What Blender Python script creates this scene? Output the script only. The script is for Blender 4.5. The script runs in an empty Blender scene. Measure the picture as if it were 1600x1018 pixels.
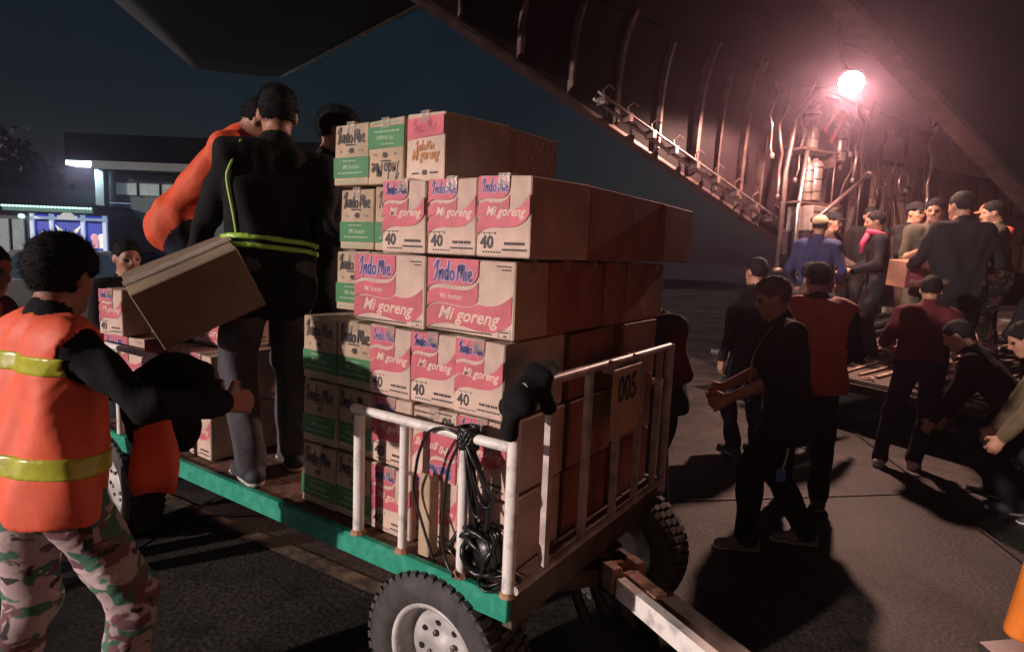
import bpy, bmesh, math, random
import numpy as np
from mathutils import Vector, Matrix

R = math.radians
random.seed(7)
rng = np.random.default_rng(7)
scene = bpy.context.scene
COL = scene.collection

# ------------------------------------------------------------------ camera
cd = bpy.data.cameras.new('camera')
cam = bpy.data.objects.new('camera', cd)
COL.objects.link(cam)
cd.sensor_width = 36.0
cd.lens = 968 / 1600 * 36
cd.clip_start = 0.05
cd.clip_end = 900
pitch, roll = R(-6.827), R(2.32)
fw = Vector((0, math.cos(pitch), math.sin(pitch)))
r0 = Vector((1, 0, 0))
u0 = r0.cross(fw)
rt = r0 * math.cos(roll) + u0 * math.sin(roll)
up = -r0 * math.sin(roll) + u0 * math.cos(roll)
M = Matrix((rt, up, -fw)).transposed().to_4x4()
M.translation = Vector((0, 0, 1.7))
cam.matrix_world = M
scene.camera = cam

# ------------------------------------------------------------------ night sky
SUN_AZ, SUN_EL = 57.0, 13.0           # direction the low flood of light travels towards / its elevation
w = bpy.data.worlds.new('World')
scene.world = w
w.use_nodes = True
nt = w.node_tree
bg = nt.nodes['Background']
sky = nt.nodes.new('ShaderNodeTexSky')
sky.sky_type = 'NISHITA'
sky.sun_disc = False
sky.sun_elevation = R(SUN_EL)
sky.sun_rotation = R(SUN_AZ + 180)
sky.dust_density = 2.0
tint = nt.nodes.new('ShaderNodeMixRGB')
tint.blend_type = 'MULTIPLY'
tint.inputs[0].default_value = 1.0
tint.inputs[2].default_value = (0.62, 0.87, 0.97, 1)
nt.links.new(sky.outputs[0], tint.inputs[1])
tcw = nt.nodes.new('ShaderNodeTexCoord')
nzw = nt.nodes.new('ShaderNodeTexNoise')
nzw.inputs['Scale'].default_value = 2.2
nzw.inputs['Detail'].default_value = 4
nt.links.new(tcw.outputs['Generated'], nzw.inputs['Vector'])
rpw = nt.nodes.new('ShaderNodeValToRGB')
rpw.color_ramp.elements[0].position = 0.3
rpw.color_ramp.elements[0].color = (0.6, 0.6, 0.6, 1)
rpw.color_ramp.elements[1].position = 0.75
rpw.color_ramp.elements[1].color = (1.25, 1.25, 1.25, 1)
nt.links.new(nzw.outputs[0], rpw.inputs[0])
cl = nt.nodes.new('ShaderNodeMixRGB')
cl.blend_type = 'MULTIPLY'
cl.inputs[0].default_value = 1.0
nt.links.new(tint.outputs[0], cl.inputs[1])
nt.links.new(rpw.outputs[0], cl.inputs[2])
nt.links.new(cl.outputs[0], bg.inputs[0])
bg.inputs[1].default_value = 0.0070

# ------------------------------------------------------------------ low warm light from behind the camera
sd = bpy.data.lights.new('sun', 'SUN')
sd.energy = 3.9
sd.angle = R(1.2)
sd.color = (1.0, 0.84, 0.77)
so = bpy.data.objects.new('sun', sd)
COL.objects.link(so)
dvec = Vector((math.sin(R(SUN_AZ)) * math.cos(R(SUN_EL)), math.cos(R(SUN_AZ)) * math.cos(R(SUN_EL)), -math.sin(R(SUN_EL))))
so.rotation_euler = dvec.to_track_quat('-Z', 'Y').to_euler()
so.location = -dvec * 20 + Vector((0, 0, 3))

scene.view_settings.view_transform = 'Standard'
scene.view_settings.look = 'None'
scene.view_settings.exposure = 0.0
scene.view_settings.gamma = 1.0
scene.render.engine = 'CYCLES'

# ------------------------------------------------------------------ materials
def mat(name, col, rough=0.7, metal=0.0, var=0.25, scale=6.0, bump=0.0, bscale=40.0, spec=0.5, col2=None, lo=0.35, hi=0.7, emit=None, estr=0.0, detail=5, trans=0.0):
    m = bpy.data.materials.new(name)
    m.use_nodes = True
    t = m.node_tree
    b = t.nodes['Principled BSDF']
    b.inputs['Roughness'].default_value = rough
    b.inputs['Metallic'].default_value = metal
    b.inputs['Specular IOR Level'].default_value = spec
    tc = t.nodes.new('ShaderNodeTexCoord')
    n = t.nodes.new('ShaderNodeTexNoise')
    n.inputs['Scale'].default_value = scale
    n.inputs['Detail'].default_value = detail
    t.links.new(tc.outputs['Object'], n.inputs['Vector'])
    rp = t.nodes.new('ShaderNodeValToRGB')
    c1 = tuple(c * (1 - var) for c in col[:3]) + (1,)
    c2 = (tuple(min(1, c * (1 + var * 0.6)) for c in col[:3]) if col2 is None else tuple(col2[:3])) + (1,)
    rp.color_ramp.elements[0].position = lo
    rp.color_ramp.elements[1].position = hi
    rp.color_ramp.elements[0].color = c1
    rp.color_ramp.elements[1].color = c2
    t.links.new(n.outputs[0], rp.inputs[0])
    t.links.new(rp.outputs[0], b.inputs['Base Color'])
    if bump > 0:
        n2 = t.nodes.new('ShaderNodeTexNoise')
        n2.inputs['Scale'].default_value = bscale
        n2.inputs['Detail'].default_value = 6
        t.links.new(tc.outputs['Object'], n2.inputs['Vector'])
        bp = t.nodes.new('ShaderNodeBump')
        bp.inputs['Strength'].default_value = bump
        bp.inputs['Distance'].default_value = 0.01
        t.links.new(n2.outputs[0], bp.inputs['Height'])
        t.links.new(bp.outputs[0], b.inputs['Normal'])
    if emit:
        b.inputs['Emission Color'].default_value = tuple(emit) + (1,)
        b.inputs['Emission Strength'].default_value = estr
    return m

MT = {}
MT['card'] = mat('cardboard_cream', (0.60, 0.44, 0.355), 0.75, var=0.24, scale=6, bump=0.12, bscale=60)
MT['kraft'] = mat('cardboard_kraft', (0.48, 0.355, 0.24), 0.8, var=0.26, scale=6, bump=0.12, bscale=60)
MT['kraftshade'] = mat('cardboard_shaded', (0.23, 0.165, 0.105), 0.8, var=0.3, scale=5, bump=0.12, bscale=60)  # darker kraft copy: shade on the carried carton put into its colour
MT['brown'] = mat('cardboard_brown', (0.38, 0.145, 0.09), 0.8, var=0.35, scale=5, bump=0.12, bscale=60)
MT['pink'] = mat('print_pink', (0.53, 0.105, 0.14), 0.55, var=0.26, scale=9)
MT['pinkdark'] = mat('print_rose', (0.44, 0.075, 0.11), 0.55, var=0.14, scale=14)
MT['green'] = mat('print_green', (0.04, 0.19, 0.065), 0.6, var=0.18, scale=14)
MT['blue'] = mat('print_blue', (0.05, 0.06, 0.20), 0.6, var=0.1)
MT['lilac'] = mat('print_lilac', (0.50, 0.28, 0.42), 0.6, var=0.1)
MT['cream'] = mat('print_cream', (0.68, 0.50, 0.40), 0.6, var=0.1)
MT['paleg'] = mat('print_pale_green', (0.30, 0.42, 0.26), 0.6, var=0.1)
MT['ink'] = mat('print_ink', (0.055, 0.045, 0.045), 0.6, var=0.1)
MT['inkg'] = mat('print_grey', (0.16, 0.12, 0.11), 0.7, var=0.25, scale=90)
MT['orangeprint'] = mat('print_orange', (0.50, 0.22, 0.08), 0.6, var=0.15)
MT['tape'] = mat('clear_tape', (0.50, 0.42, 0.36), 0.16, var=0.2, scale=20, bump=0.5, bscale=55, spec=0.8)
MT['tape'].node_tree.nodes['Principled BSDF'].inputs['Alpha'].default_value = 0.42
MT['white'] = mat('white_paint', (0.66, 0.62, 0.58), 0.45, var=0.35, scale=18, bump=0.1, bscale=50, lo=0.3, hi=0.5)
MT['whitegate'] = mat('worn_white_paint', (0.50, 0.42, 0.38), 0.4, var=0.4, scale=14, bump=0.1, bscale=50)
MT['teal'] = mat('teal_green_paint', (0.012, 0.33, 0.21), 0.5, var=0.25, scale=22, bump=0.15, bscale=70, col2=(0.07, 0.40, 0.28), lo=0.45, hi=0.85)
MT['wood'] = mat('deck_wood', (0.16, 0.08, 0.055), 0.8, var=0.5, scale=20, bump=0.4, bscale=60)
MT['rust'] = mat('rusty_steel', (0.40, 0.17, 0.085), 0.8, var=0.6, scale=25, bump=0.4, bscale=80, col2=(0.50, 0.28, 0.17))
MT['steel'] = mat('dark_steel', (0.09, 0.08, 0.075), 0.5, metal=0.6, var=0.4, scale=12)
MT['beam'] = mat('frame_brown_steel', (0.12, 0.085, 0.07), 0.6, metal=0.2, var=0.4, scale=12, bump=0.1)
MT['rubber'] = mat('tyre_rubber', (0.062, 0.056, 0.055), 0.8, var=0.4, scale=18, bump=0.2, bscale=60)
MT['rim'] = mat('rim_paint', (0.56, 0.53, 0.52), 0.42, var=0.45, scale=7)
MT['black'] = mat('black_plastic', (0.012, 0.012, 0.012), 0.35, var=0.3, scale=20, bump=0.3, bscale=30)
MT['blackcloth'] = mat('black_cloth', (0.010, 0.010, 0.011), 0.9, var=0.3, scale=12, bump=0.5, bscale=25, spec=0.2)
MT['asphalt'] = None
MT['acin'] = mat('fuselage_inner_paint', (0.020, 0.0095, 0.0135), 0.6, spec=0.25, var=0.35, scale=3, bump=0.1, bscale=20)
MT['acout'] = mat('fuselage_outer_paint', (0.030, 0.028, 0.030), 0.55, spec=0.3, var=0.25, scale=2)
MT['acrib'] = mat('frame_metal', (0.17, 0.11, 0.10), 0.4, metal=0.5, var=0.4, scale=9)
MT['alu'] = mat('bare_metal', (0.55, 0.48, 0.45), 0.3, metal=0.9, var=0.3, scale=9)
MT['quilt'] = mat('quilted_liner', (0.42, 0.30, 0.25), 0.8, var=0.2, scale=5, bump=0.4, bscale=18)
MT['rampm'] = mat('ramp_floor', (0.10, 0.075, 0.065), 0.55, var=0.4, scale=6, bump=0.2)
MT['strip'] = mat('ramp_strip', (0.45, 0.34, 0.27), 0.5, metal=0.3, var=0.5, scale=14)
MT['canister'] = mat('canister_metal', (0.50, 0.40, 0.36), 0.3, metal=0.7, var=0.3, scale=8)
MT['bwall'] = mat('building_wall', (0.075, 0.098, 0.106), 0.8, var=0.2, scale=0.8)
MT['bwall2'] = mat('building_light_wall', (0.14, 0.17, 0.17), 0.8, var=0.2, scale=0.8)
MT['bdark'] = mat('building_roof', (0.005, 0.006, 0.007), 0.9, spec=0.0, var=0.2, scale=0.8)
MT['bframe'] = mat('building_frame', (0.30, 0.35, 0.36), 0.6, var=0.1)
MT['bglass'] = mat('window_pane', (0.30, 0.36, 0.35), 0.2, var=0.2, emit=(0.5, 0.7, 0.68), estr=0.10)
MT['bglassd'] = mat('window_dark_pane', (0.05, 0.08, 0.08), 0.15, var=0.2)
MT['tube'] = mat('light_tube', (0.9, 0.95, 1), 0.5, var=0, emit=(0.75, 0.95, 1.0), estr=7.0)
MT['fairy'] = mat('string_light', (0.8, 0.95, 0.9), 0.5, var=0, emit=(0.55, 1.0, 0.85), estr=1.6)
MT['eave'] = mat('eave_green', (0.05, 0.22, 0.16), 0.6, var=0.2)
MT['poster'] = mat('backlit_poster', (0.02, 0.04, 0.30), 0.4, var=0.3, scale=2, emit=(0.01, 0.035, 0.34), estr=0.85)
MT['postlit'] = mat('backlit_print', (0.8, 0.8, 0.7), 0.4, var=0.1, emit=(0.85, 0.85, 0.75), estr=0.6)
MT['postyel'] = mat('backlit_yellow', (0.8, 0.6, 0.2), 0.4, var=0.1, emit=(0.9, 0.6, 0.15), estr=0.5)
MT['postpink'] = mat('backlit_pink', (0.8, 0.4, 0.5), 0.4, var=0.1, emit=(0.6, 0.28, 0.40), estr=0.5)
MT['mull'] = mat('lit_mullion', (0.7, 0.75, 0.8), 0.5, var=0.1, emit=(0.45, 0.6, 0.9), estr=0.5)
MT['bark'] = mat('bark', (0.06, 0.045, 0.035), 0.9, var=0.4, scale=10)
MT['leaf'] = mat('night_leaf', (0.010, 0.016, 0.010), 0.8, var=0.5, scale=3)
MT['carp'] = mat('car_paint', (0.012, 0.015, 0.018), 0.4, var=0.1)
MT['carg'] = mat('car_glass', (0.03, 0.06, 0.09), 0.1, var=0.1, spec=0.8)
MT['orangecyl'] = mat('orange_paint', (0.72, 0.20, 0.03), 0.35, var=0.15, scale=12)
# people
MT['skin'] = mat('skin', (0.34, 0.16, 0.10), 0.55, var=0.12, scale=12)
MT['eye'] = mat('eye', (0.02, 0.015, 0.012), 0.3, var=0.1)
MT['lip'] = mat('lip', (0.26, 0.09, 0.07), 0.5, var=0.1)
MT['hair'] = mat('hair', (0.007, 0.006, 0.006), 0.8, var=0.5, scale=60, bump=0.35, bscale=260, spec=0.2)
MT['capbrown'] = mat('cap_cloth', (0.10, 0.055, 0.04), 0.8, var=0.2, bump=0.2)
MT['captan'] = mat('cap_tan_cloth', (0.42, 0.27, 0.16), 0.8, var=0.2, bump=0.2)
MT['vest'] = mat('orange_vest', (0.90, 0.135, 0.062), 0.6, var=0.14, scale=5, bump=0.35, bscale=14)
MT['vestdark'] = mat('orange_jacket', (0.70, 0.085, 0.022), 0.7, var=0.2, scale=5, bump=0.4, bscale=14)
MT['vestshade'] = mat('shaded_orange_vest', (0.52, 0.08, 0.03), 0.75, var=0.25, scale=5, bump=0.4, bscale=14)  # darker copy of the orange vest, its dim lighting put into the colour
MT['lime'] = mat('lime_band', (0.52, 0.53, 0.04), 0.32, var=0.25, scale=16, bump=0.12, bscale=30, spec=0.8)
MT['limepipe'] = mat('lime_piping', (0.32, 0.56, 0.08), 0.4, var=0.1)
MT['c_black'] = MT['blackcloth']
MT['c_dark'] = mat('dark_cloth', (0.009, 0.0085, 0.0095), 0.9, var=0.3, scale=8, bump=0.5, bscale=18, spec=0.2)
MT['c_grey'] = mat('charcoal_trousers', (0.075, 0.068, 0.080), 0.85, var=0.25, scale=8, bump=0.5, bscale=16, spec=0.2)
MT['c_denim'] = mat('dark_denim', (0.016, 0.020, 0.034), 0.85, var=0.3, scale=8, bump=0.4, bscale=20, spec=0.2)
MT['c_blue'] = mat('blue_shirt', (0.024, 0.027, 0.075), 0.85, var=0.2, bump=0.4, bscale=18, spec=0.2)
MT['c_red'] = mat('dark_red_shirt', (0.075, 0.011, 0.013), 0.85, var=0.2, bump=0.4, bscale=18, spec=0.2)
MT['c_brown'] = mat('brown_trousers', (0.07, 0.045, 0.035), 0.85, var=0.3, bump=0.4, bscale=18, spec=0.2)
MT['c_olive'] = mat('olive_uniform', (0.06, 0.05, 0.034), 0.85, var=0.3, bump=0.4, bscale=18, spec=0.2)
MT['c_tan'] = mat('tan_jacket', (0.11, 0.078, 0.045), 0.85, var=0.3, bump=0.4, bscale=18, spec=0.2)
MT['c_rust'] = mat('orange_red_shirt', (0.42, 0.10, 0.05), 0.85, var=0.2, bump=0.4, bscale=18, spec=0.2)
MT['shoe_dark'] = mat('dark_shoe', (0.03, 0.03, 0.038), 0.7, var=0.3, bump=0.2)
MT['shoe_white'] = mat('white_shoe', (0.60, 0.54, 0.48), 0.6, var=0.2, bump=0.2)
MT['shoe_grey'] = mat('grey_shoe', (0.16, 0.14, 0.13), 0.6, var=0.3, bump=0.2)
MT['sole'] = mat('white_sole', (0.55, 0.50, 0.46), 0.6, var=0.2)
MT['magenta'] = mat('magenta_scarf', (0.42, 0.03, 0.08), 0.8, var=0.2)
MT['bluetag'] = mat('blue_tag', (0.08, 0.16, 0.42), 0.5, var=0.2)
MT['lanyard'] = mat('yellow_lanyard', (0.42, 0.22, 0.04), 0.6, var=0.2)

def camo():
    m = bpy.data.materials.new('camouflage_cloth')
    m.use_nodes = True
    t = m.node_tree
    b = t.nodes['Principled BSDF']
    b.inputs['Roughness'].default_value = 0.85
    b.inputs['Specular IOR Level'].default_value = 0.2
    tc = t.nodes.new('ShaderNodeTexCoord')
    def nz(scale, off):
        mp = t.nodes.new('ShaderNodeMapping')
        mp.inputs['Location'].default_value = off
        mp.inputs['Scale'].default_value = (1, 1, 1.5)
        t.links.new(tc.outputs['Object'], mp.inputs[0])
        n = t.nodes.new('ShaderNodeTexNoise')
        n.inputs['Scale'].default_value = scale
        n.inputs['Detail'].default_value = 2.5
        n.inputs['Distortion'].default_value = 0.6
        t.links.new(mp.outputs[0], n.inputs['Vector'])
        return n
    def step(n, pos):
        r = t.nodes.new('ShaderNodeValToRGB')
        r.color_ramp.elements[0].position = pos
        r.color_ramp.elements[1].position = pos + 0.025
        t.links.new(n.outputs[0], r.inputs[0])
        return r
    cur = None
    base = (0.46, 0.34, 0.335, 1)
    for col, sc, off, pos in [((0.075, 0.18, 0.125, 1), 8.0, (1, 2, 3), 0.53), ((0.19, 0.09, 0.105, 1), 9.0, (7, 1, 5), 0.555), ((0.05, 0.05, 0.045, 1), 9.5, (3, 9, 2), 0.63), ((0.60, 0.48, 0.46, 1), 10, (5, 5, 8), 0.60)]:
        mx = t.nodes.new('ShaderNodeMixRGB')
        s = step(nz(sc, off), pos)
        t.links.new(s.outputs[0], mx.inputs[0])
        if cur is None:
            mx.inputs[1].default_value = base
        else:
            t.links.new(cur.outputs[0], mx.inputs[1])
        mx.inputs[2].default_value = col
        cur = mx
    t.links.new(cur.outputs[0], b.inputs['Base Color'])
    n2 = nz(16, (0, 0, 0))
    bp = t.nodes.new('ShaderNodeBump')
    bp.inputs['Strength'].default_value = 0.5
    bp.inputs['Distance'].default_value = 0.01
    t.links.new(n2.outputs[0], bp.inputs['Height'])
    t.links.new(bp.outputs[0], b.inputs['Normal'])
    return m
MT['camo'] = camo()

def asphalt():
    m = bpy.data.materials.new('asphalt')
    m.use_nodes = True
    t = m.node_tree
    b = t.nodes['Principled BSDF']
    tc = t.nodes.new('ShaderNodeTexCoord')
    def nz(s, d=6):
        n = t.nodes.new('ShaderNodeTexNoise')
        n.inputs['Scale'].default_value = s
        n.inputs['Detail'].default_value = d
        t.links.new(tc.outputs['Object'], n.inputs['Vector'])
        return n
    big, fine, mid = nz(0.9, 9), nz(42, 5), nz(4.5, 8)
    r1 = t.nodes.new('ShaderNodeValToRGB')
    r1.color_ramp.elements[0].position = 0.35
    r1.color_ramp.elements[1].position = 0.7
    r1.color_ramp.elements[0].color = (0.018, 0.016, 0.015, 1)
    r1.color_ramp.elements[1].color = (0.064, 0.054, 0.049, 1)
    t.links.new(big.outputs[0], r1.inputs[0])
    r2 = t.nodes.new('ShaderNodeValToRGB')
    r2.color_ramp.elements[0].position = 0.35
    r2.color_ramp.elements[1].position = 0.72
    r2.color_ramp.elements[0].color = (0.30, 0.30, 0.30, 1)
    r2.color_ramp.elements[1].color = (1.75, 1.68, 1.6, 1)
    t.links.new(fine.outputs[0], r2.inputs[0])
    mx = t.nodes.new('ShaderNodeMixRGB')
    mx.blend_type = 'MULTIPLY'
    mx.inputs[0].default_value = 1
    t.links.new(r1.outputs[0], mx.inputs[1])
    t.links.new(r2.outputs[0], mx.inputs[2])
    r3 = t.nodes.new('ShaderNodeValToRGB')
    r3.color_ramp.elements[0].position = 0.34
    r3.color_ramp.elements[1].position = 0.5
    r3.color_ramp.elements[0].color = (0.5, 0.48, 0.47, 1)
    r3.color_ramp.elements[1].color = (1.1, 1.1, 1.1, 1)
    t.links.new(mid.outputs[0], r3.inputs[0])
    mx3 = t.nodes.new('ShaderNodeMixRGB')
    mx3.blend_type = 'MULTIPLY'
    mx3.inputs[0].default_value = 1
    t.links.new(mx.outputs[0], mx3.inputs[1])
    t.links.new(r3.outputs[0], mx3.inputs[2])
    t.links.new(mx3.outputs[0], b.inputs['Base Color'])
    rr = t.nodes.new('ShaderNodeMapRange')
    rr.inputs['To Min'].default_value = 0.5
    rr.inputs['To Max'].default_value = 0.85
    t.links.new(big.outputs[0], rr.inputs[0])
    t.links.new(rr.outputs[0], b.inputs['Roughness'])
    bp = t.nodes.new('ShaderNodeBump')
    bp.inputs['Strength'].default_value = 0.7
    bp.inputs['Distance'].default_value = 0.006
    t.links.new(fine.outputs[0], bp.inputs['Height'])
    t.links.new(bp.outputs[0], b.inputs['Normal'])
    return m
MT['asphalt'] = asphalt()
MT['paintline'] = mat('worn_line_paint', (0.05, 0.04, 0.03), 0.8, var=0.3, scale=7, bump=0.4, bscale=70, col2=(0.17, 0.13, 0.085), lo=0.42, hi=0.62)
MT['joint'] = mat('joint_sealant', (0.014, 0.013, 0.013), 0.6, var=0.4, scale=10)

# ------------------------------------------------------------------ mesh helpers
class MB:
    def __init__(s):
        s.v, s.f = [], []
    def add(s, vs, fs):
        o = len(s.v)
        s.v += [tuple(p) for p in vs]
        s.f += [tuple(i + o for i in f) for f in fs]
        return s
    def box(s, c, size, rot=None):
        hx, hy, hz = (d / 2 for d in size)
        vs = [Vector((x, y, z)) for z in (-hz, hz) for y in (-hy, hy) for x in (-hx, hx)]
        if rot is not None:
            vs = [rot @ p for p in vs]
        c = Vector(c)
        return s.add([p + c for p in vs], [(0, 2, 3, 1), (4, 5, 7, 6), (0, 1, 5, 4), (2, 6, 7, 3), (0, 4, 6, 2), (1, 3, 7, 5)])
    def bbox(s, c, size, bev=0.006, rot=None):
        """box with chamfered edges"""
        bm = bmesh.new()
        bmesh.ops.create_cube(bm, size=1)
        bmesh.ops.scale(bm, vec=Vector(size), verts=bm.verts)
        bmesh.ops.bevel(bm, geom=bm.edges[:], offset=bev, segments=1, affect='EDGES')
        if rot is not None:
            bmesh.ops.transform(bm, matrix=rot.to_4x4(), verts=bm.verts)
        bm.verts.index_update()
        c = Vector(c)
        s.add([v.co + c for v in bm.verts], [[v.index for v in f.verts] for f in bm.faces])
        bm.free()
        return s
    def tube(s, p0, p1, r0_, r1_=None, n=10, caps=True):
        return s.path([p0, p1], [r0_, r0_ if r1_ is None else r1_], n, caps)
    def path(s, pts, r, n=8, caps=True):
        pts = [Vector(p) for p in pts]
        if not hasattr(r, '__len__'):
            r = [r] * len(pts)
        o = len(s.v)
        prev = None
        for i, p in enumerate(pts):
            a = pts[max(0, i - 1)]
            b = pts[min(len(pts) - 1, i + 1)]
            d = (b - a)
            d = d.normalized() if d.length > 1e-9 else Vector((0, 0, 1))
            if prev is None:
                h = Vector((0, 0, 1)) if abs(d.z) < 0.9 else Vector((1, 0, 0))
                x = d.cross(h).normalized()
            else:
                x = (prev - d * prev.dot(d)).normalized()
            prev = x
            y = d.cross(x)
            for k in range(n):
                a_ = 2 * math.pi * k / n
                s.v.append(tuple(p + (x * math.cos(a_) + y * math.sin(a_)) * r[i]))
        for i in range(len(pts) - 1):
            for k in range(n):
                k2 = (k + 1) % n
                s.f.append((o + i * n + k, o + i * n + k2, o + (i + 1) * n + k2, o + (i + 1) * n + k))
        if caps:
            s.f.append(tuple(o + k for k in reversed(range(n))))
            s.f.append(tuple(o + (len(pts) - 1) * n + k for k in range(n)))
        return s
    def lathe(s, prof, c, axis, n=24):
        """prof: (radius, height along axis)"""
        axis = Vector(axis).normalized()
        h = Vector((0, 0, 1)) if abs(axis.z) < 0.9 else Vector((1, 0, 0))
        x = axis.cross(h).normalized()
        y = axis.cross(x)
        c = Vector(c)
        o = len(s.v)
        for (r_, h_) in prof:
            for k in range(n):
                a = 2 * math.pi * k / n
                s.v.append(tuple(c + axis * h_ + (x * math.cos(a) + y * math.sin(a)) * r_))
        for i in range(len(prof) - 1):
            for k in range(n):
                k2 = (k + 1) % n
                s.f.append((o + i * n + k, o + i * n + k2, o + (i + 1) * n + k2, o + (i + 1) * n + k))
        return s
    def quadbar(s, p0, p1, wid, hgt, upv=(0, 0, 1)):
        p0, p1 = Vector(p0), Vector(p1)
        d = (p1 - p0).normalized()
        x = d.cross(Vector(upv)).normalized()
        y = x.cross(d)
        vs = []
        for p in (p0, p1):
            for a, b in ((-1, -1), (1, -1), (1, 1), (-1, 1)):
                vs.append(p + x * a * wid / 2 + y * b * hgt / 2)
        return s.add(vs, [(3, 2, 1, 0), (4, 5, 6, 7), (0, 1, 5, 4), (1, 2, 6, 5), (2, 3, 7, 6), (3, 0, 4, 7)])
    def mesh(s, name, smooth=False):
        me = bpy.data.meshes.new(name)
        me.from_pydata(s.v, [], s.f)
        me.update()
        if smooth:
            me.polygons.foreach_set('use_smooth', [True] * len(me.polygons))
        return me

def link(name, me, m=None, parent=None, loc=(0, 0, 0), rot=None):
    o = bpy.data.objects.new(name, me)
    COL.objects.link(o)
    if m is not None and me is not None and not me.materials:
        me.materials.append(MT[m] if isinstance(m, str) else m)
    if parent is not None:
        o.parent = parent
    o.location = loc
    if rot is not None:
        o.rotation_euler = rot
    return o
def build(name, mb, m, parent=None, smooth=False, loc=(0, 0, 0), rot=None):
    return link(name, mb.mesh(name, smooth), m, parent, loc, rot)
def tag(o, label, cat, group=None):
    o['label'] = label
    o['category'] = cat
    if group:
        o['group'] = group
    return o
def empty(name, loc, rz=0):
    o = bpy.data.objects.new(name, None)
    COL.objects.link(o)
    o.location = loc
    o.rotation_euler = (0, 0, rz)
    o.empty_display_size = 0.2
    return o
def structure(o):
    o['kind'] = 'structure'
    return o
def shear_smooth(me, ang=40):
    me.polygons.foreach_set('use_smooth', [True] * len(me.polygons))
    try:
        me.set_sharp_from_angle(angle=R(ang))
    except Exception:
        pass

def text_mesh(body, size, shear=0.0, offset=0.0, align='CENTER', sx=1.0):
    """flat lettering in the local XZ plane, facing -Y, centred"""
    cu = bpy.data.curves.new('lettering', 'FONT')
    cu.body = body
    cu.size = size
    cu.shear = shear
    cu.offset = offset
    cu.resolution_u = 2
    cu.align_x = align
    cu.align_y = 'CENTER'
    ob = bpy.data.objects.new('lettering', cu)
    COL.objects.link(ob)
    dg = bpy.context.evaluated_depsgraph_get()
    me = bpy.data.meshes.new_from_object(ob.evaluated_get(dg))
    vs = [(v.co.x * sx, v.co.y) for v in me.vertices]
    fs = [tuple(p.vertices) for p in me.polygons]
    bpy.data.objects.remove(ob)
    bpy.data.curves.remove(cu)
    bpy.data.meshes.remove(me)
    return vs, fs

def flat(mb, vs, fs, ox, oz, y, rot=0.0):
    c, s_ = math.cos(rot), math.sin(rot)
    mb.add([(ox + a * c - b * s_, y, oz + a * s_ + b * c) for a, b in vs], fs)

# ------------------------------------------------------------------ ground
g = MB()
g.add([(-180, -40, 0), (180, -40, 0), (180, 260, 0), (-180, 260, 0)], [(0, 1, 2, 3)])
structure(build('apron_ground', g, 'asphalt'))

def gstrip(name, a, b, wid, z, m):
    a, b = Vector(a), Vector(b)
    d_ = (b - a).normalized()
    n_ = Vector((-d_.y, d_.x, 0)) * wid / 2
    k_ = 14
    mb = MB()
    for i in range(k_ + 1):
        p = a.lerp(b, i / k_)
        jx = random.uniform(-0.006, 0.006)
        mb.v += [tuple(p + n_ * (1 + jx * 4) + Vector((0, 0, z))), tuple(p - n_ * (1 - jx * 4) + Vector((0, 0, z)))]
    mb.f += [(2 * i, 2 * i + 1, 2 * i + 3, 2 * i + 2) for i in range(k_)]
    return structure(build(name, mb, m))
gstrip('painted_line', (-1.55, 1.30, 0), (1.1, 4.2, 0), 0.12, 0.004, 'paintline')
gstrip('painted_line', (2.2, 1.2, 0), (-3.4, 4.6, 0), 0.10, 0.008, 'paintline')
for i, (a, b) in enumerate((((-6, 2.9, 0), (9, 5.6, 0)), ((1.9, -3, 0), (4.6, 12, 0)), ((-6, -2.2, 0), (9, 0.4, 0)), ((-3.2, -3, 0), (-0.4, 12, 0)))):
    gstrip('slab_joint', a, b, 0.022, 0.012, 'joint')

# ------------------------------------------------------------------ frames of reference of the trolley and of the aircraft
O = Vector((0.0196, 1.8128, 0))
TU = Vector((-0.82736, 0.56168, 0))
TV = Vector((0.56168, 0.82736, 0))
TROT = math.atan2(-0.56168, 0.82736)
def T(u, v, z):
    return O + TU * u + TV * v + Vector((0, 0, z))
A0 = Vector((3.417, 8.7555, 0))
AH = Vector((0.88313, 0.46912, 0))
AP = Vector((0.46912, -0.88313, 0))
AROT = math.atan2(0.46912, 0.88313)
def AW(s, w_, z):
    return A0 + AH * s + AP * w_ + Vector((0, 0, z))

# ------------------------------------------------------------------ cargo aircraft (tail with its loading opening)
ac = empty('cargo_aircraft', A0, AROT)
tag(ac, 'dark cargo aircraft tail with open lit loading bay and lowered ramp', 'aircraft')
def zl(s):
    return max(1.05, 2.22 - 0.393 * s)
def arch(s, off=0.0, n=22):
    a, zb, zt = 1.60 + off, zl(s), 4.75 + off
    out = []
    for k in range(n + 1):
        ph = math.pi * k / n
        c_, s_ = math.cos(ph), math.sin(ph)
        ww = 1.55 - a * math.copysign(abs(c_) ** 0.55, c_)
        z = zb + (zt - zb) * abs(s_) ** 0.62
        out.append((s, -ww, z))
    return out
ST = [-6.1 + 0.5 * i for i in range(31)]
def sheet(secs, flip=False):
    mb = MB()
    n = len(secs[0])
    for sct in secs:
        mb.v += sct
    for i in range(len(secs) - 1):
        for k in range(n - 1):
            q = (i * n + k, i * n + k + 1, (i + 1) * n + k + 1, (i + 1) * n + k)
            mb.f.append(q if flip else q[::-1])
    return mb
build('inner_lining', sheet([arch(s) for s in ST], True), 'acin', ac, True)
build('outer_skin', sheet([arch(s, 0.16) for s in ST]), 'acout', ac, True)
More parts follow.
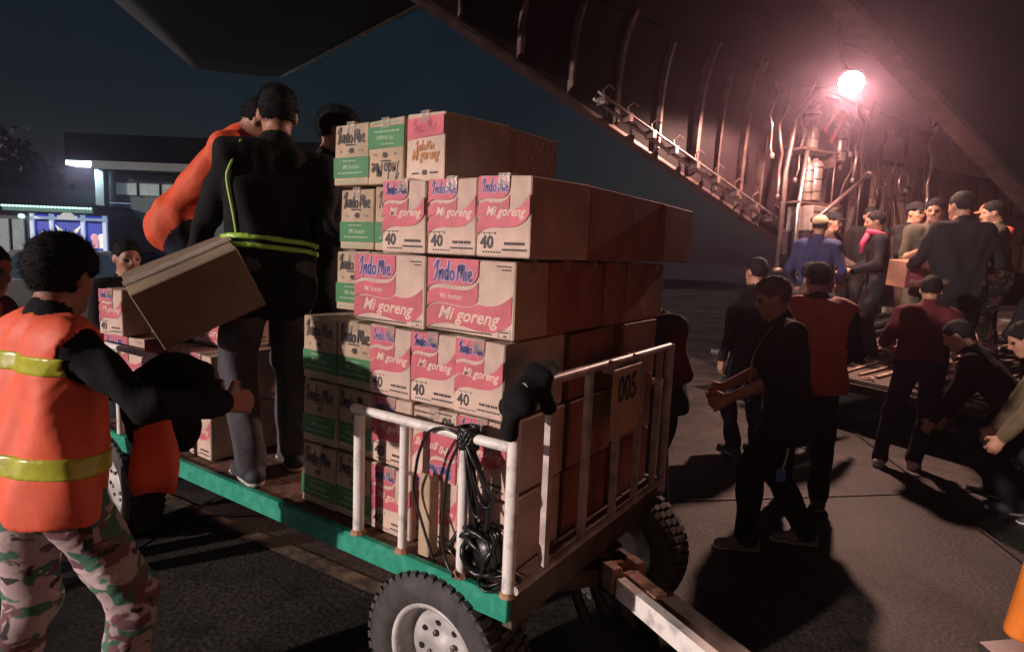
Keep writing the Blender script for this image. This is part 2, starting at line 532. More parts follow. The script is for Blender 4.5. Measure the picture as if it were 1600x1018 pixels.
# longerons closing the gap between inner and outer skins
for sgn, wside in (('p', 0), ('s', 1)):
    mb = MB()
    for a, b in zip(ST[:-1], ST[1:]):
        for q in (0,):
            pa, pb = arch(a)[-1 if wside else 0], arch(b)[-1 if wside else 0]
            oa, ob_ = arch(a, 0.16)[-1 if wside else 0], arch(b, 0.16)[-1 if wside else 0]
            dz = Vector((0, 0, -0.05))
            mb.add([Vector(pa), Vector(pb), Vector(ob_), Vector(oa), Vector(pa) + dz, Vector(pb) + dz, Vector(ob_) + dz, Vector(oa) + dz],
                   [(0, 1, 2, 3), (7, 6, 5, 4), (0, 4, 5, 1), (2, 6, 7, 3)])
    o = build('longeron', mb, 'acrib', ac)
# double door-seal tubes along the port longeron, with brackets
for k, (dy, dz) in enumerate(((0.10, 0.05), (0.19, 0.11))):
    mb = MB()
    mb.path([(s, -dy, zl(s) + dz) for s in np.arange(-3.0, 2.6, 0.2)], 0.016 + 0.006 * (k == 0), 6)
    build('seal_rail', mb, 'alu', ac, True)
for s in np.arange(-2.9, 1.2, 0.36):
    mb = MB()
    z = zl(s)
    mb.box((s, -0.14, z + 0.07), (0.05, 0.16, 0.09))
    mb.path([(s + 0.05, -0.12, z + 0.1), (s + 0.02, -0.12, z + 0.2), (s + 0.09, -0.14, z + 0.26), (s + 0.15, -0.15, z + 0.22)], 0.011, 5)
    build('bracket', mb, 'acrib', ac)
# frames on the port wall
def rib(s, k0, k1, wd=0.045, dp=0.09, m='acrib', n=40):
    mb = MB()
    pts = arch(s, 0.0, n)[k0:k1 + 1]
    ctr = Vector((s, -1.55, zl(s) + 0.8))
    for p in pts:
        p = Vector(p)
        inn = (ctr - p).normalized() * dp
        inn.x = 0
        for q in (p + Vector((-wd / 2, 0, 0)) + inn * 0.08, p + Vector((wd / 2, 0, 0)) + inn * 0.08, p + inn + Vector((wd / 2, 0, 0)), p + inn + Vector((-wd / 2, 0, 0))):
            mb.v.append(tuple(q))
    for i in range(len(pts) - 1):
        for k in range(4):
            mb.f.append((i * 4 + k, i * 4 + (k + 1) % 4, (i + 1) * 4 + (k + 1) % 4, (i + 1) * 4 + k))
    build('frame_rib', mb, m, ac)
for i, s in enumerate([-4.6, -3.9, -3.25, -2.58, -1.95, -1.35, -0.92, -0.5, -0.15, 0.5, 1.2, 1.9, 2.6]):
    rib(s, 0, 10 if i % 2 else 8, 0.03 + 0.02 * (i % 2), 0.07 + 0.03 * (i % 3))
# lengthwise stringers on the lining
for ph in (5, 8, 11, 14, 17):
    mb = MB()
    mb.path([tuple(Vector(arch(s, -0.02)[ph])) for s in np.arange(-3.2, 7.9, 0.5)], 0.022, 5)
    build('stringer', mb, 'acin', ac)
# quilted liner panels on the forward walls
pan = MB()
N = 6
for i in range(N + 1):
    for j in range(N + 1):
        a, b = i / N, j / N
        bul = (math.sin(math.pi * a) * math.sin(math.pi * b)) ** 0.5 * 0.06
        pan.v.append(((a - 0.5) * 0.60, -bul - 0.004 * math.sin(9 * a + 5 * b), (b - 0.5) * 0.52))
for i in range(N):
    for j in range(N):
        q = i * (N + 1) + j
        pan.f.append((q, q + N + 1, q + N + 2, q + 1))
pme = pan.mesh('insulation_panel', True)
pme.materials.append(MT['quilt'])
for i in range(9):
    for j in range(4):
        s, z = 2.55 + i * 0.615, 1.95 + j * 0.535
        ww = 0.03 + (0.12 if j == 3 else 0.0)
        o = link('insulation_panel', pme, None, ac, (s, -ww - 0.02, z), (R(8 if j == 3 else 0) * -1, 0, R(random.uniform(-2, 2))))
# floor and front bulkhead
mb = MB()
mb.box((5.9, -1.55, 0.97), (6.0, 3.0, 0.16))
build('cargo_floor', mb, 'rampm', ac)
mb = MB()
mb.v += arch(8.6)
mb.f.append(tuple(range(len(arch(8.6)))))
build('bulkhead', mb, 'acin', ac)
# ramp
RS0, RS1, RZ0, RZ1 = -1.05, 2.9, 0.52, 1.02
def rz(s):
    return RZ0 + (RZ1 - RZ0) * (s - RS0) / (RS1 - RS0)
mb = MB()
prof = [(RS0, RZ0 - 0.03), (RS0 + 0.12, RZ0), (RS1, RZ1), (RS1, RZ1 - 0.2), (RS0 + 0.3, RZ0 - 0.16)]
W0, W1 = -0.25, -3.4
mb.v += [(s, W0, z) for s, z in prof] + [(s, W1, z) for s, z in prof]
n = len(prof)
mb.f += [tuple(range(n))[::-1], tuple(range(n, 2 * n))]
for k in range(n):
    mb.f.append((k, (k + 1) % n, n + (k + 1) % n, n + k))
ramp = build('ramp', mb, 'rampm', ac)
sl = math.atan2(RZ1 - RZ0, RS1 - RS0)
for k in range(19):
    y = -0.36 - k * 0.162
    for (a, b) in ((RS0 + 0.2, -0.1), (0.0, 1.0), (1.15, 2.3)):
        a2 = a + random.uniform(-0.04, 0.1)
        b2 = b - random.uniform(0, 0.25)
        mb = MB()
        mb.quadbar((a2, y, rz(a2) + 0.006), (b2, y + random.uniform(-0.02, 0.02), rz(b2) + 0.006), 0.034 + 0.014 * (k % 3 == 0), 0.016)
        build('tread_strip', mb, 'strip', ramp)
for s in (-0.92, -0.05, 1.07):
    for y in (-0.7, -1.5, -2.3, -3.1):
        mb = MB()
        z = rz(s) + 0.02
        mb.path([(s + 0.055 * math.cos(a), y + 0.055 * math.sin(a), z) for a in np.linspace(0, 2 * math.pi, 13)], 0.011, 5)
        build('tie_down_ring', mb, 'strip', ramp)
mb = MB()
mb.quadbar((RS0 + 0.03, W0, RZ0 + 0.0), (RS0 + 0.03, W1, RZ0 + 0.0), 0.03, 0.035)
build('ramp_toe', mb, 'alu', ramp)
for y in (-0.5, -2.6):
    mb = MB()
    mb.tube((RS0 + 1.2, y, 0.55), (RS0 + 1.2, y, 0.0), 0.07, n=12)
    mb.box((RS0 + 1.2, y, 0.03), (0.3, 0.3, 0.06))
    build('ramp_jack', mb, 'steel', ramp)
# tailplane
def stab(side):
    P = [Vector(p) for p in ((-1.28, 9.28, 5.25), (-5.09, 13.63, 5.2), (-6.8, 13.26, 5.2), (-6.24, 9.78, 5.25))]
    root1 = P[0] + (P[0] - P[1]) * 0.75
    root2 = P[3] + (P[3] - P[2]) * 1.4
    mw = ac.matrix_basis.inverted() if False else (Matrix.Translation(A0) @ Matrix.Rotation(AROT, 4, 'Z')).inverted()
    tip1, tip2 = P[1], P[2]
    mb = MB()
    nseg, nch = 10, 8
    for i in range(nseg + 1):
        t_ = i / nseg
        a, b = root1.lerp(tip1, t_), root2.lerp(tip2, t_)
        th = 0.34 * (1 - t_) + 0.10 * t_
        ring = []
        for k in range(nch * 2):
            if k <= nch:
                c_ = k / nch
                z = -th * math.sqrt(max(0, math.sin(math.pi * min(1, c_ ** 0.7 + 0.0001))))
            else:
                c_ = 1 - (k - nch) / nch
                z = th * math.sqrt(max(0, math.sin(math.pi * min(1, c_ ** 0.7 + 0.0001))))
            ring.append(tuple(mw @ (a.lerp(b, c_) + Vector((0, 0, z * 0.5)))))
        mb.v += ring
    m_ = nch * 2
    for i in range(nseg):
        for k in range(m_):
            mb.f.append((i * m_ + k, i * m_ + (k + 1) % m_, (i + 1) * m_ + (k + 1) % m_, (i + 1) * m_ + k))
    mb.f.append(tuple(nseg * m_ + k for k in range(m_)))
    st = build('tailplane', mb, 'acout', ac, True)
    le = MB()
    le.path([tuple(mw @ (root1.lerp(tip1, t_) + Vector((0, 0, 0)))) for t_ in np.linspace(0, 1, 14)], [0.07 - 0.03 * t_ for t_ in np.linspace(0, 1, 14)], 10)
    build('leading_edge', le, 'alu', st, True)
stab(1)
# tail cone joining the fuselage to the fin
mb = MB()
for s, hw, z0, z1 in ((-6.0, 1.45, 4.45, 4.95), (-8.0, 1.0, 4.9, 5.6), (-10.5, 0.5, 5.4, 6.2)):
    mb.v += [(s, -1.55 - hw, z0), (s, -1.55 + hw, z0), (s, -1.55 + hw * 0.8, z1), (s, -1.55 - hw * 0.8, z1)]
for i in range(2):
    for k in range(4):
        mb.f.append((i * 4 + k, i * 4 + (k + 1) % 4, i * 4 + 4 + (k + 1) % 4, i * 4 + 4 + k))
mb.f.append((8, 9, 10, 11))
build('tail_cone', mb, 'acout', ac)

# ---- loose gear in the loading bay
def thing_at(name, s, w_, z, label, cat, group=None, rz_=0.0):
    e = empty(name, AW(s, w_, z), AROT + rz_)
    tag(e, label, cat, group)
    return e
# work lamp
LP = Vector((3.67, 7.2, 3.72))
lamp = empty('work_lamp', LP)
tag(lamp, 'bright warm work lamp hanging in the aircraft loading bay', 'lamp')
aim = (Vector((0.9, 2.5, 0.6)) - LP).normalized()
mb = MB()
mb.lathe([(0.03, -0.16), (0.07, -0.14), (0.12, -0.05), (0.14, 0.0), (0.15, 0.01), (0.13, 0.012)], (0, 0, 0), aim, 20)
build('housing', mb, 'steel', lamp, True)
mb = MB()
mb.lathe([(0.0, 0.035), (0.06, 0.03), (0.105, 0.015), (0.128, 0.0)], (0, 0, 0), aim, 20)
ml = mat('lamp_lens', (1, 0.8, 0.6), 0.5, var=0, emit=(1.0, 0.78, 0.58), estr=60.0)
build('lens', mb, ml, lamp, True)
mb = MB()
mb.path([(0, 0, 0.0), tuple(-aim * 0.2), (-0.12, 0.1, 0.35), (-0.15, 0.15, 0.95)], 0.018, 8)
build('bracket_arm', mb, 'acrib', lamp, True)
ld = bpy.data.lights.new('lamp_light', 'SPOT')
ld.spot_size = R(172)
ld.spot_blend = 0.22
ld.energy = 920
ld.color = (1.0, 0.57, 0.45)
ld.shadow_soft_size = 0.09
lo_ = bpy.data.objects.new('lamp_light', ld)
COL.objects.link(lo_)
lo_.parent = lamp
lo_.location = aim * 0.16

def canister(s, w_, z, r_, h, label):
    e = thing_at('metal_canister', s, w_, z, label, 'canister', 'metal canisters racked in the loading bay')
    mb = MB()
    mb.lathe([(0, 0), (r_ * 0.9, 0), (r_, 0.02), (r_, h * 0.86), (r_ * 0.75, h * 0.93), (r_ * 0.35, h * 0.96), (r_ * 0.35, h), (0, h)], (0, 0, 0), (0, 0, 1), 16)
    build('shell', mb, 'canister', e, True)
    for q in (0.22, 0.5, 0.78):
        b = MB()
        b.lathe([(r_ + 0.001, -0.012), (r_ + 0.007, -0.01), (r_ + 0.007, 0.01), (r_ + 0.001, 0.012)], (0, 0, h * q), (0, 0, 1), 16)
        build('band', b, 'steel', e)
canister(0.30, 0.42, 3.22, 0.105, 0.55, 'upper left banded metal canister on the shelf below the lamp')
canister(0.92, 0.42, 3.12, 0.085, 0.58, 'slim banded metal canister standing to the right of the shelf')
canister(0.45, 0.42, 2.55, 0.10, 0.56, 'lower banded metal canister under the shelf beside the pole')
canister(0.22, 0.50, 2.53, 0.07, 0.50, 'thin dark canister tucked between pole and lower canister')
sh = MB()
sh.box((0, 0, 0), (0.75, 0.3, 0.03))
sh.box((0.3, 0, -0.1), (0.03, 0.26, 0.17))
o = build('shelf', sh, 'acrib', None, loc=AW(0.38, 0.40, 3.19), rot=(0, 0, AROT))
tag(o, 'narrow metal shelf carrying the upper canister in the loading bay', 'shelf')
sh = MB()
sh.box((0, 0, 0), (0.9, 0.3, 0.03))
sh.box((0.35, 0, -0.1), (0.03, 0.26, 0.17))
o = build('shelf', sh, 'acrib', None, loc=AW(0.42, 0.42, 2.50), rot=(0, 0, AROT))
tag(o, 'lower metal shelf above the grey equipment box in the loading bay', 'shelf')
def pole(pts, r_, label, m='acrib', name='metal_pole'):
    mb = MB()
    p0 = Vector(pts[0])
    mb.path([Vector(p) - p0 for p in pts], r_, 8)
    # end fittings
    mb.lathe([(r_, -0.03), (r_ * 1.9, -0.025), (r_ * 1.9, 0.025), (r_, 0.03)], Vector(pts[-1]) - p0, (Vector(pts[-1]) - Vector(pts[-2])), 8)
    mb.lathe([(r_, -0.03), (r_ * 1.9, -0.025), (r_ * 1.9, 0.025), (r_, 0.03)], (0, 0, 0), (Vector(pts[1]) - p0), 8)
    o = build(name, mb, m, None, True, loc=p0)
    tag(o, label, 'pole')
    return o
pole([AW(-0.15, 0.45, 1.6), AW(-0.12, 0.42, 2.9), AW(0.02, 0.4, 3.6), AW(0.25, 0.5, 3.95), AW(0.55, 0.8, 4.05)], 0.035, 'light bent metal pole curving up towards the lamp')
pole([AW(-0.02, 0.6, 1.5), AW(0.02, 0.55, 2.4), AW(0.2, 0.5, 3.55)], 0.03, 'straight light pole standing right beside the bent pole', 'alu')
pole([AW(-0.1, 0.9, 2.25), AW(1.2, 0.7, 2.95)], 0.026, 'diagonal metal brace rising right below the canisters')
pole([AW(0.75, 0.5, 1.9), AW(0.8, 0.45, 3.7)], 0.014, 'thin upright rod right of the upper canister', 'acrib')
pole([AW(1.35, 0.5, 1.9), AW(1.4, 0.45, 3.3)], 0.014, 'thin upright rod far right behind the diagonal brace', 'acrib')
pole([AW(1.75, 0.5, 1.9), AW(2.0, 0.45, 2.9)], 0.014, 'thin leaning rod left of the quilted liner', 'acrib')
# bundled straps near the lamp and webbing
for i, (s, w_, z) in enumerate([(0.5, 0.55, 3.75), (0.28, 0.6, 3.85)]):
    mb = MB()
    for k in range(9):
        a = k / 8
        mb.v += [(0.02 * math.sin(5 * a), -0.10 * math.sin(3 * a), -0.42 * a), (0.16 + 0.03 * math.sin(6 * a), -0.08 * math.sin(3 * a + 1), -0.42 * a - 0.03)]
    n0 = len(mb.v)
    mb.v += [(x, y - 0.02, z_) for x, y, z_ in mb.v]
    for k in range(8):
        q = 2 * k
        mb.f += [(q, q + 1, q + 3, q + 2), (n0 + q, n0 + q + 2, n0 + q + 3, n0 + q + 1), (q, q + 2, n0 + q + 2, n0 + q), (q + 1, n0 + q + 1, n0 + q + 3, q + 3)]
    mb.f += [(0, n0, n0 + 1, 1), (16, 17, n0 + 17, n0 + 16)]
    o = build('webbing_strap', mb, 'c_rust', None, True, loc=AW(s, w_, z), rot=(0, 0, AROT))
    tag(o, ['broad reddish webbing strap hanging left of the lamp', 'narrow reddish webbing strap hanging beside the bent pole'][i], 'strap')
# equipment box
e = thing_at('equipment_case', 0.42, 0.5, 2.12, 'grey ribbed equipment case under the lower shelf in the bay', 'case')
mb = MB()
mb.bbox((0, 0, 0.17), (0.62, 0.4, 0.34), 0.02)
build('shell', mb, 'canister', e)
for z in (0.08, 0.17, 0.26):
    mb = MB()
    mb.box((0, -0.203, z), (0.58, 0.012, 0.018))
    build('rib', mb, 'steel', e)
mb = MB()
mb.box((0, 0, -0.16), (0.7, 0.42, 0.3))
mb.box((0, 0, -0.6), (0.5, 0.3, 0.6))
build('stand', mb, 'acin', e)
# round gauges / rollers hanging at right
for i, (px_, label) in enumerate([((2.75, 0.6, 3.85), 'round metal ring fitting hanging right of the lamp'), ((2.35, 0.5, 2.95), 'stacked metal pulley fitting left of the quilted liner')]):
    e = thing_at('ring_fitting', *px_, label, 'fitting')
    mb = MB()
    mb.path([(0.12 * math.cos(a), 0, 0.15 * math.sin(a)) for a in np.linspace(0, 2 * math.pi, 17)], 0.02, 6)
    build('ring', mb, 'alu', e, True)
    mb = MB()
    mb.lathe([(0, -0.06), (0.07, -0.05), (0.08, 0), (0.07, 0.05), (0, 0.06)], (0.05, 0, -0.12), (1, 0, 0.2), 12)
    build('drum', mb, 'steel', e, True)
    mb = MB()
    mb.tube((0, 0, 0.15), (0, 0, 0.8), 0.012)
    build('hanger', mb, 'steel', e)
# straps, hoses and conduits hung round the lamp
names = ['pale conduit', 'dull metal rod', 'thin steel tube', 'twisted hose']
wher = ['far left of the canisters', 'just left of the bent pole', 'behind the upper canister', 'right of the slim canister', 'below the lamp', 'right of the lamp', 'over the diagonal brace', 'left of the ring fitting', 'above the quilted liner', 'beside the grey case', 'under the ring fitting', 'near the top of the quilted liner']
rg_ = random.Random(11)
for i in range(12):
    s_ = [-0.45, -0.22, 0.30, 1.05, 1.2, 1.55, 1.0, 2.1, 2.9, 0.1, 2.5, 3.3][i]
    zt2, ln_ = 3.95 - 0.08 * (i % 4), 0.5 + rg_.random() * 0.9
    w2 = 0.25 + 0.3 * rg_.random()
    pts = [AW(s_ + 0.05 * math.sin(k * 1.3 + i), w2 + 0.04 * math.sin(k * 1.9 + i), zt2 - ln_ * k / 7) for k in range(8)]
    p0 = pts[0]
    mb = MB()
    mb.path([p - p0 for p in pts], [0.012 + 0.010 * (i % 3)] * 7 + [0.012], 7)
    mb.lathe([(0.0, -0.03), (0.028, -0.02), (0.03, 0.03), (0.012, 0.05)], pts[-1] - p0, (0, 0, 1), 8)
    o = build('hanging_line', mb, ['canister', 'acrib', 'alu', 'acrib'][i % 4], None, True, loc=p0)
    tag(o, names[i % 4] + ' hanging in the loading bay ' + wher[i], 'strap', 'lines hanging round the work lamp')
# hoses and cables along the port wall
for i in range(7):
    s = 0.9 + i * 0.33
    pts = [AW(s + 0.08 * math.sin(k * 1.7 + i), 0.3 + 0.1 * math.sin(k + i), 1.5 + 0.22 * k) for k in range(9)]
    mb = MB()
    p0 = pts[0]
    mb.path([p - p0 for p in pts], 0.009 + 0.004 * (i % 3), 6)
    o = build('hanging_cable', mb, 'acrib' if i % 2 else 'steel', None, True, loc=p0)
    tag(o, ['first', 'second', 'third', 'fourth', 'fifth', 'sixth', 'rightmost'][i] + ' of the thin cables hanging between diagonal brace and quilted liner', 'cable', 'cables on the bay wall')

# ------------------------------------------------------------------ buildings at the left
def bl(px, py, Y):
    d = rt * ((px - 800) / 968) - up * ((py - 509) / 968) + fw
    return Vector((0, 0, 1.7)) + d * (Y / d.y)
BY = 26.0
hall = empty('terminal_hall', (-16, BY, 0))
tag(hall, 'dark two storey hall with deep flat roof and pale clerestory windows', 'building')
def hb(name, x0, x1, y0, y1, z0, z1, m, parent=None, org=(-16, BY, 0)):
    mb = MB()
    mb.box(((x0 + x1) / 2 - org[0], (y0 + y1) / 2 - org[1], (z0 + z1) / 2), (x1 - x0, y1 - y0, z1 - z0))
    return build(name, mb, m, parent)
X0, X1 = bl(170, 300, BY).x, bl(640, 300, BY).x
zr0, zr1 = bl(200, 256, BY).z, bl(200, 217, BY).z
hb('wall', X0, X1, BY, BY + 10, 0, zr0 - 0.35, 'bwall', hall)
hb('roof', bl(128, 230, BY).x, X1 + 1, BY - 1.0, BY + 11, zr0 + 0.02, zr1, 'bdark', hall)
hb('soffit', X0 - 0.1, X1 + 0.5, BY - 0.9, BY + 0.5, zr0 - 0.33, zr0, 'bwall2', hall)
hb('column', X0 - 0.22, X0 + 0.12, BY - 0.5, BY - 0.16, 0, zr0 - 0.34, 'bwall2', hall)
zc0, zc1 = bl(215, 305, BY).z, bl(215, 287, BY).z
k = 0
xw = X0 + 0.35
while xw < X0 + 9:
    wn = hb('window', xw, xw + 0.86, BY - 0.06, BY - 0.004, zc0, zc1, 'bglass', hall)
    mb = MB()
    mb.box((xw + 0.89 + 16, -0.07, (zc0 + zc1) / 2), (0.05, 0.06, zc1 - zc0 + 0.1))
    build('frame', mb, 'bdark', wn)
    xw += 0.93
hb('window_band', X0 + 0.3, X0 + 9.5, BY - 0.04, BY - 0.002, zc1 + 0.06, zc1 + 0.5, 'bglassd', hall)
hb('panel', X0 + 0.3, X0 + 2.2, BY - 0.05, BY - 0.003, 0.2, bl(200, 358, BY).z, 'bwall2', hall).data.materials[0] = MT['bwall']
lt = hb('eave_light', bl(127, 255, BY).x, bl(166, 255, BY).x, BY - 0.9, BY - 0.2, zr0 - 0.22, zr0 - 0.06, 'tube', None, (0, 0, 0))
lt.data.transform(Matrix.Translation(-Vector((bl(147, 255, BY).x, BY - 0.55, zr0 - 0.14))))
lt.location = (bl(147, 255, BY).x, BY - 0.55, zr0 - 0.14)
tag(lt, 'glowing white light box under the hall roof corner', 'lamp')
# low shop front with blue back-lit posters
SY = 24.5
sx0, sx1 = bl(40, 340, SY).x, bl(168, 340, SY).x
shop = empty('shop_building', (sx0, SY, 0))
tag(shop, 'low building with brightly lit blue poster windows and light strung eave', 'building')
so_ = (sx0, SY, 0)
zt_ = bl(100, 334, SY).z
hb('wall', sx0 - 14, sx1, SY + 0.1, SY + 8, 0, zt_ + 0.2, 'bwall', shop, so_)
hb('roof', sx0 - 15, sx1 + 0.05, SY - 0.8, SY + 8.4, zt_ + 0.24, zt_ + 0.36, 'bdark', shop, so_)
hb('upper_roof', sx0 - 14.5, sx1 - 0.02, SY + 1.6, SY + 8.2, zt_ + 0.37, zt_ + 1.05, 'bdark', shop, so_)
hb('eave', sx0 - 0.2, sx1, SY - 0.84, SY - 0.55, zt_ + 0.03, zt_ + 0.235, 'eave', shop, so_)
hb('gutter_light', bl(118, 311, SY).x, sx1, SY + 1.5, SY + 1.56, bl(140, 312, SY).z - 0.03, bl(140, 312, SY).z + 0.02, 'mull', shop, so_)
nb = 26
for i in range(nb):
    x = sx0 - 0.15 + (sx1 - sx0 + 0.1) * i / (nb - 1)
    mb = MB()
    mb.lathe([(0, -0.05), (0.045, -0.02), (0.05, 0.02), (0, 0.05)], (x - sx0, -0.9, zt_ + 0.2), (0, 0, 1), 6)
    build('eave_bulb', mb, 'fairy', shop)
cols = [52, 82, 131, 165]
for i in range(3):
    a, b = bl(cols[i] + 2, 350, SY).x, bl(cols[i + 1] - 1, 350, SY).x
    z0, z1 = 0.5, bl(100, 345, SY).z - 0.05
    pw = hb('window', a, b, SY - 0.02, SY + 0.06, z0, z1, 'poster', shop, so_)
    mb = MB()
    zz = z1 + 0.06
    mb.box(((a + b) / 2 - sx0, 0.02, zz + 0.12), (b - a, 0.05, 0.2))
    build('transom', mb, 'poster', pw)
    if i == 1:
        mb = MB()
        cx, cz = (a + b) / 2 - sx0, bl(107, 362, SY).z
        for sg in (-1, 1):
            mb.add([(cx + sg * 0.08, -0.03, cz - 0.05), (cx + sg * 0.52, -0.03, cz + 0.28), (cx + sg * 0.40, -0.03, cz + 0.02), (cx + sg * 0.14, -0.03, cz - 0.18)], [(0, 1, 2, 3)])
        build('emblem', mb, 'postlit', pw)
        mb = MB()
        mb.add([(cx - 0.13, -0.034, cz - 0.1), (cx + 0.13, -0.034, cz - 0.1), (cx + 0.1, -0.034, cz - 0.4), (cx - 0.1, -0.034, cz - 0.4)], [(0, 1, 2, 3)])
        build('emblem_shield', mb, 'postyel', pw)
        mb = MB()
        mb.box((cx, -0.05, zz + 0.12), (0.75, 0.06, 0.14))
        mb.add([(cx - 0.3, -0.05, zz + 0.2), (cx + 0.3, -0.05, zz + 0.2), (cx, -0.05, zz + 0.42)], [(0, 1, 2)])
        build('name_board', mb, 'postlit', pw)
    else:
        cx, cz = (a + b) / 2 - sx0 + 0.15, bl(60, 368, SY).z
        for q, (mm, dx) in enumerate((('postpink', -0.14), ('postlit', 0.14))):
            mb = MB()
            mb.lathe([(0, -0.01), (0.12, -0.008), (0.17, 0.0)], (cx + dx, -0.05, cz), (0, 1, 0), 12)
            mb.box((cx + dx, -0.035, cz - 0.25), (0.24, 0.02, 0.3))
            build('poster_print', mb, mm, pw)
for i, c in enumerate(cols):
    x = bl(c, 350, SY).x
    hb('mullion', x - 0.07, x + 0.07, SY - 0.09, SY - 0.001, 0, zt_ - 0.02, 'mull', shop, so_)
hb('transom_bar', sx0 + 0.3, sx1, SY - 0.075, SY - 0.003, bl(100, 343, SY).z - 0.01, bl(100, 340, SY).z + 0.02, 'mull', shop, so_)
for (a, b) in ((-4, 12), (18, 36)):
    hb('window', bl(a, 355, SY).x, bl(b, 355, SY).x, SY + 0.03, SY + 0.09, 0.6, bl(20, 342, SY).z, 'bglass', shop, so_)
mb = MB()
mb.lathe([(0, -0.1), (0.09, -0.07), (0.12, 0), (0.09, 0.07), (0, 0.1)], (bl(40, 338, SY).x - sx0, -0.2, bl(40, 338, SY).z), (0, 0, 1), 10)
build('wall_lamp', mb, 'fairy', shop)
# light of the fluorescent box and shop window
al = bpy.data.lights.new('eave_light_glow', 'AREA')
al.energy = 320
al.color = (0.62, 0.9, 1.0)
al.size = 1.0
al.size_y = 0.5
al.shape = 'RECTANGLE'
ao = bpy.data.objects.new('eave_light_glow', al)
COL.objects.link(ao)
ao.parent = lt
ao.location = (0, -0.05, -0.12)

# ------------------------------------------------------------------ trees behind the shop
def tree(loc, h, rad, label, n, seed):
    rg = np.random.default_rng(seed)
    e = empty('dark_tree', loc)
    tag(e, label, 'tree', 'trees behind the shop building')
    mb = MB()
    mb.path([(0, 0, 0), (0.1, 0, h * 0.25), (0.05, 0.1, h * 0.5), (0, 0, h * 0.8)], [0.28, 0.22, 0.15, 0.04], 8)
    for k in range(8):
        a = rg.uniform(0, 6.28)
        z = h * rg.uniform(0.35, 0.65)
        mb.path([(0.05, 0, z), (math.cos(a) * rad * 0.4, math.sin(a) * rad * 0.4, z + h * 0.12), (math.cos(a) * rad * 0.75, math.sin(a) * rad * 0.75, z + h * 0.2)], [0.1, 0.06, 0.02], 6)
    build('trunk', mb, 'bark', e, True)
    cl_ = []
    for k in range(26):
        d = rg.normal(size=3)
        d /= np.linalg.norm(d)
        cl_.append(np.array([0, 0, h * 0.66]) + d * np.array([rad, rad, h * 0.3]) * rg.uniform(0.3, 0.95))
    mb = MB()
    for k in range(n):
        c = cl_[rg.integers(len(cl_))] + rg.normal(size=3) * rad * 0.17
        a, b = rg.normal(size=3), rg.normal(size=3)
        a /= np.linalg.norm(a)
        b = np.cross(a, b)
        b /= np.linalg.norm(b)
        s_ = rg.uniform(0.12, 0.26)
        mb.add([c - a * s_, c + b * s_ * 0.5, c + a * s_, c - b * s_ * 0.5], [(0, 1, 2, 3)])
    build('crown', mb, 'leaf', e)
tree(bl(10, 370, 36) * Vector((1, 1, 0)) if False else Vector((bl(15, 370, 36).x, 36, 0)), 7.2, 2.6, 'tall dark rounded tree at the left edge behind the shop roof', 3800, 1)
tree(Vector((bl(-60, 370, 38).x, 38, 0)), 7.8, 3.2, 'dark tree cut by the left edge of the picture', 3800, 2)
tree(Vector((bl(80, 370, 40).x, 40, 0)), 5.4, 2.2, 'lower dark tree behind the shop roof beside the light box', 3000, 3)

# ------------------------------------------------------------------ parked car
car = empty('parked_car', (-6.6, 10.2, 0), R(2))
tag(car, 'pale blue parked car half hidden behind the orange vest worker', 'car')
prof = [(-2.1, 0.35), (-2.15, 0.75), (-1.95, 0.92), (-1.55, 0.97), (1.05, 0.95), (2.05, 0.82), (2.15, 0.6), (2.1, 0.35)]
def prism_x(prof, y0, y1, inset=0.0):
    mb = MB()
    n = len(prof)
    mb.v += [(x, y0, z) for x, z in prof] + [(x, y1, z) for x, z in prof]
    mb.f += [tuple(range(n)), tuple(range(2 * n - 1, n - 1, -1))]
    for k in range(n):
        mb.f.append((k, n + k, n + (k + 1) % n, (k + 1) % n))
    return mb
build('body', prism_x(prof, -0.84, 0.84), 'carp', car)
cab = MB()
bt = [(-1.6, -0.78, 0.965), (1.1, -0.78, 0.955), (1.1, 0.78, 0.955), (-1.6, 0.78, 0.965), (-1.15, -0.62, 1.42), (0.35, -0.62, 1.44), (0.35, 0.62, 1.44), (-1.15, 0.62, 1.42)]
cab.add(bt, [(4, 5, 6, 7), (0, 1, 5, 4), (2, 3, 7, 6), (1, 2, 6, 5), (3, 0, 4, 7)])
build('cabin', cab, 'carp', car)
def lerp4(a, b, c, d, i0, off):
    A, B, C, D = (Vector(q) for q in (a, b, c, d))
    ce = (A + B + C + D) / 4
    nn = (B - A).cross(D - A).normalized() * off
    return [ce + (q - ce) * i0 + nn for q in (A, B, C, D)]
for nm, ids in (('side_window', (0, 1, 5, 4)), ('side_window', (2, 3, 7, 6)), ('windscreen', (1, 2, 6, 5)), ('rear_window', (3, 0, 4, 7))):
    mb = MB()
    mb.add(lerp4(*[bt[i] for i in ids], 0.86, 0.006), [(0, 1, 2, 3)])
    build(nm, mb, 'carg', car)
for x in (-1.35, 1.35):
    for y in (-0.8, 0.8):
        mb = MB()
        s_ = 1 if y > 0 else -1
        mb.lathe([(0.17, 0.0), (0.2, 0.06), (0.29, 0.07), (0.31, 0.03), (0.31, -0.1), (0.28, -0.13)], (x, y, 0.31), (0, s_, 0), 20)
        wh = build('wheel', mb, 'rubber', car, True)
        mb = MB()
        mb.lathe([(0, 0.045), (0.05, 0.05), (0.12, 0.03), (0.17, 0.05), (0.2, 0.065)], (x, y, 0.31), (0, s_, 0), 16)
        build('rim', mb, 'rim', wh, True)
for y in (-0.6, 0.6):
    mb = MB()
    mb.bbox((2.1, y, 0.68), (0.08, 0.3, 0.12), 0.02)
    build('headlight', mb, 'rim', car)

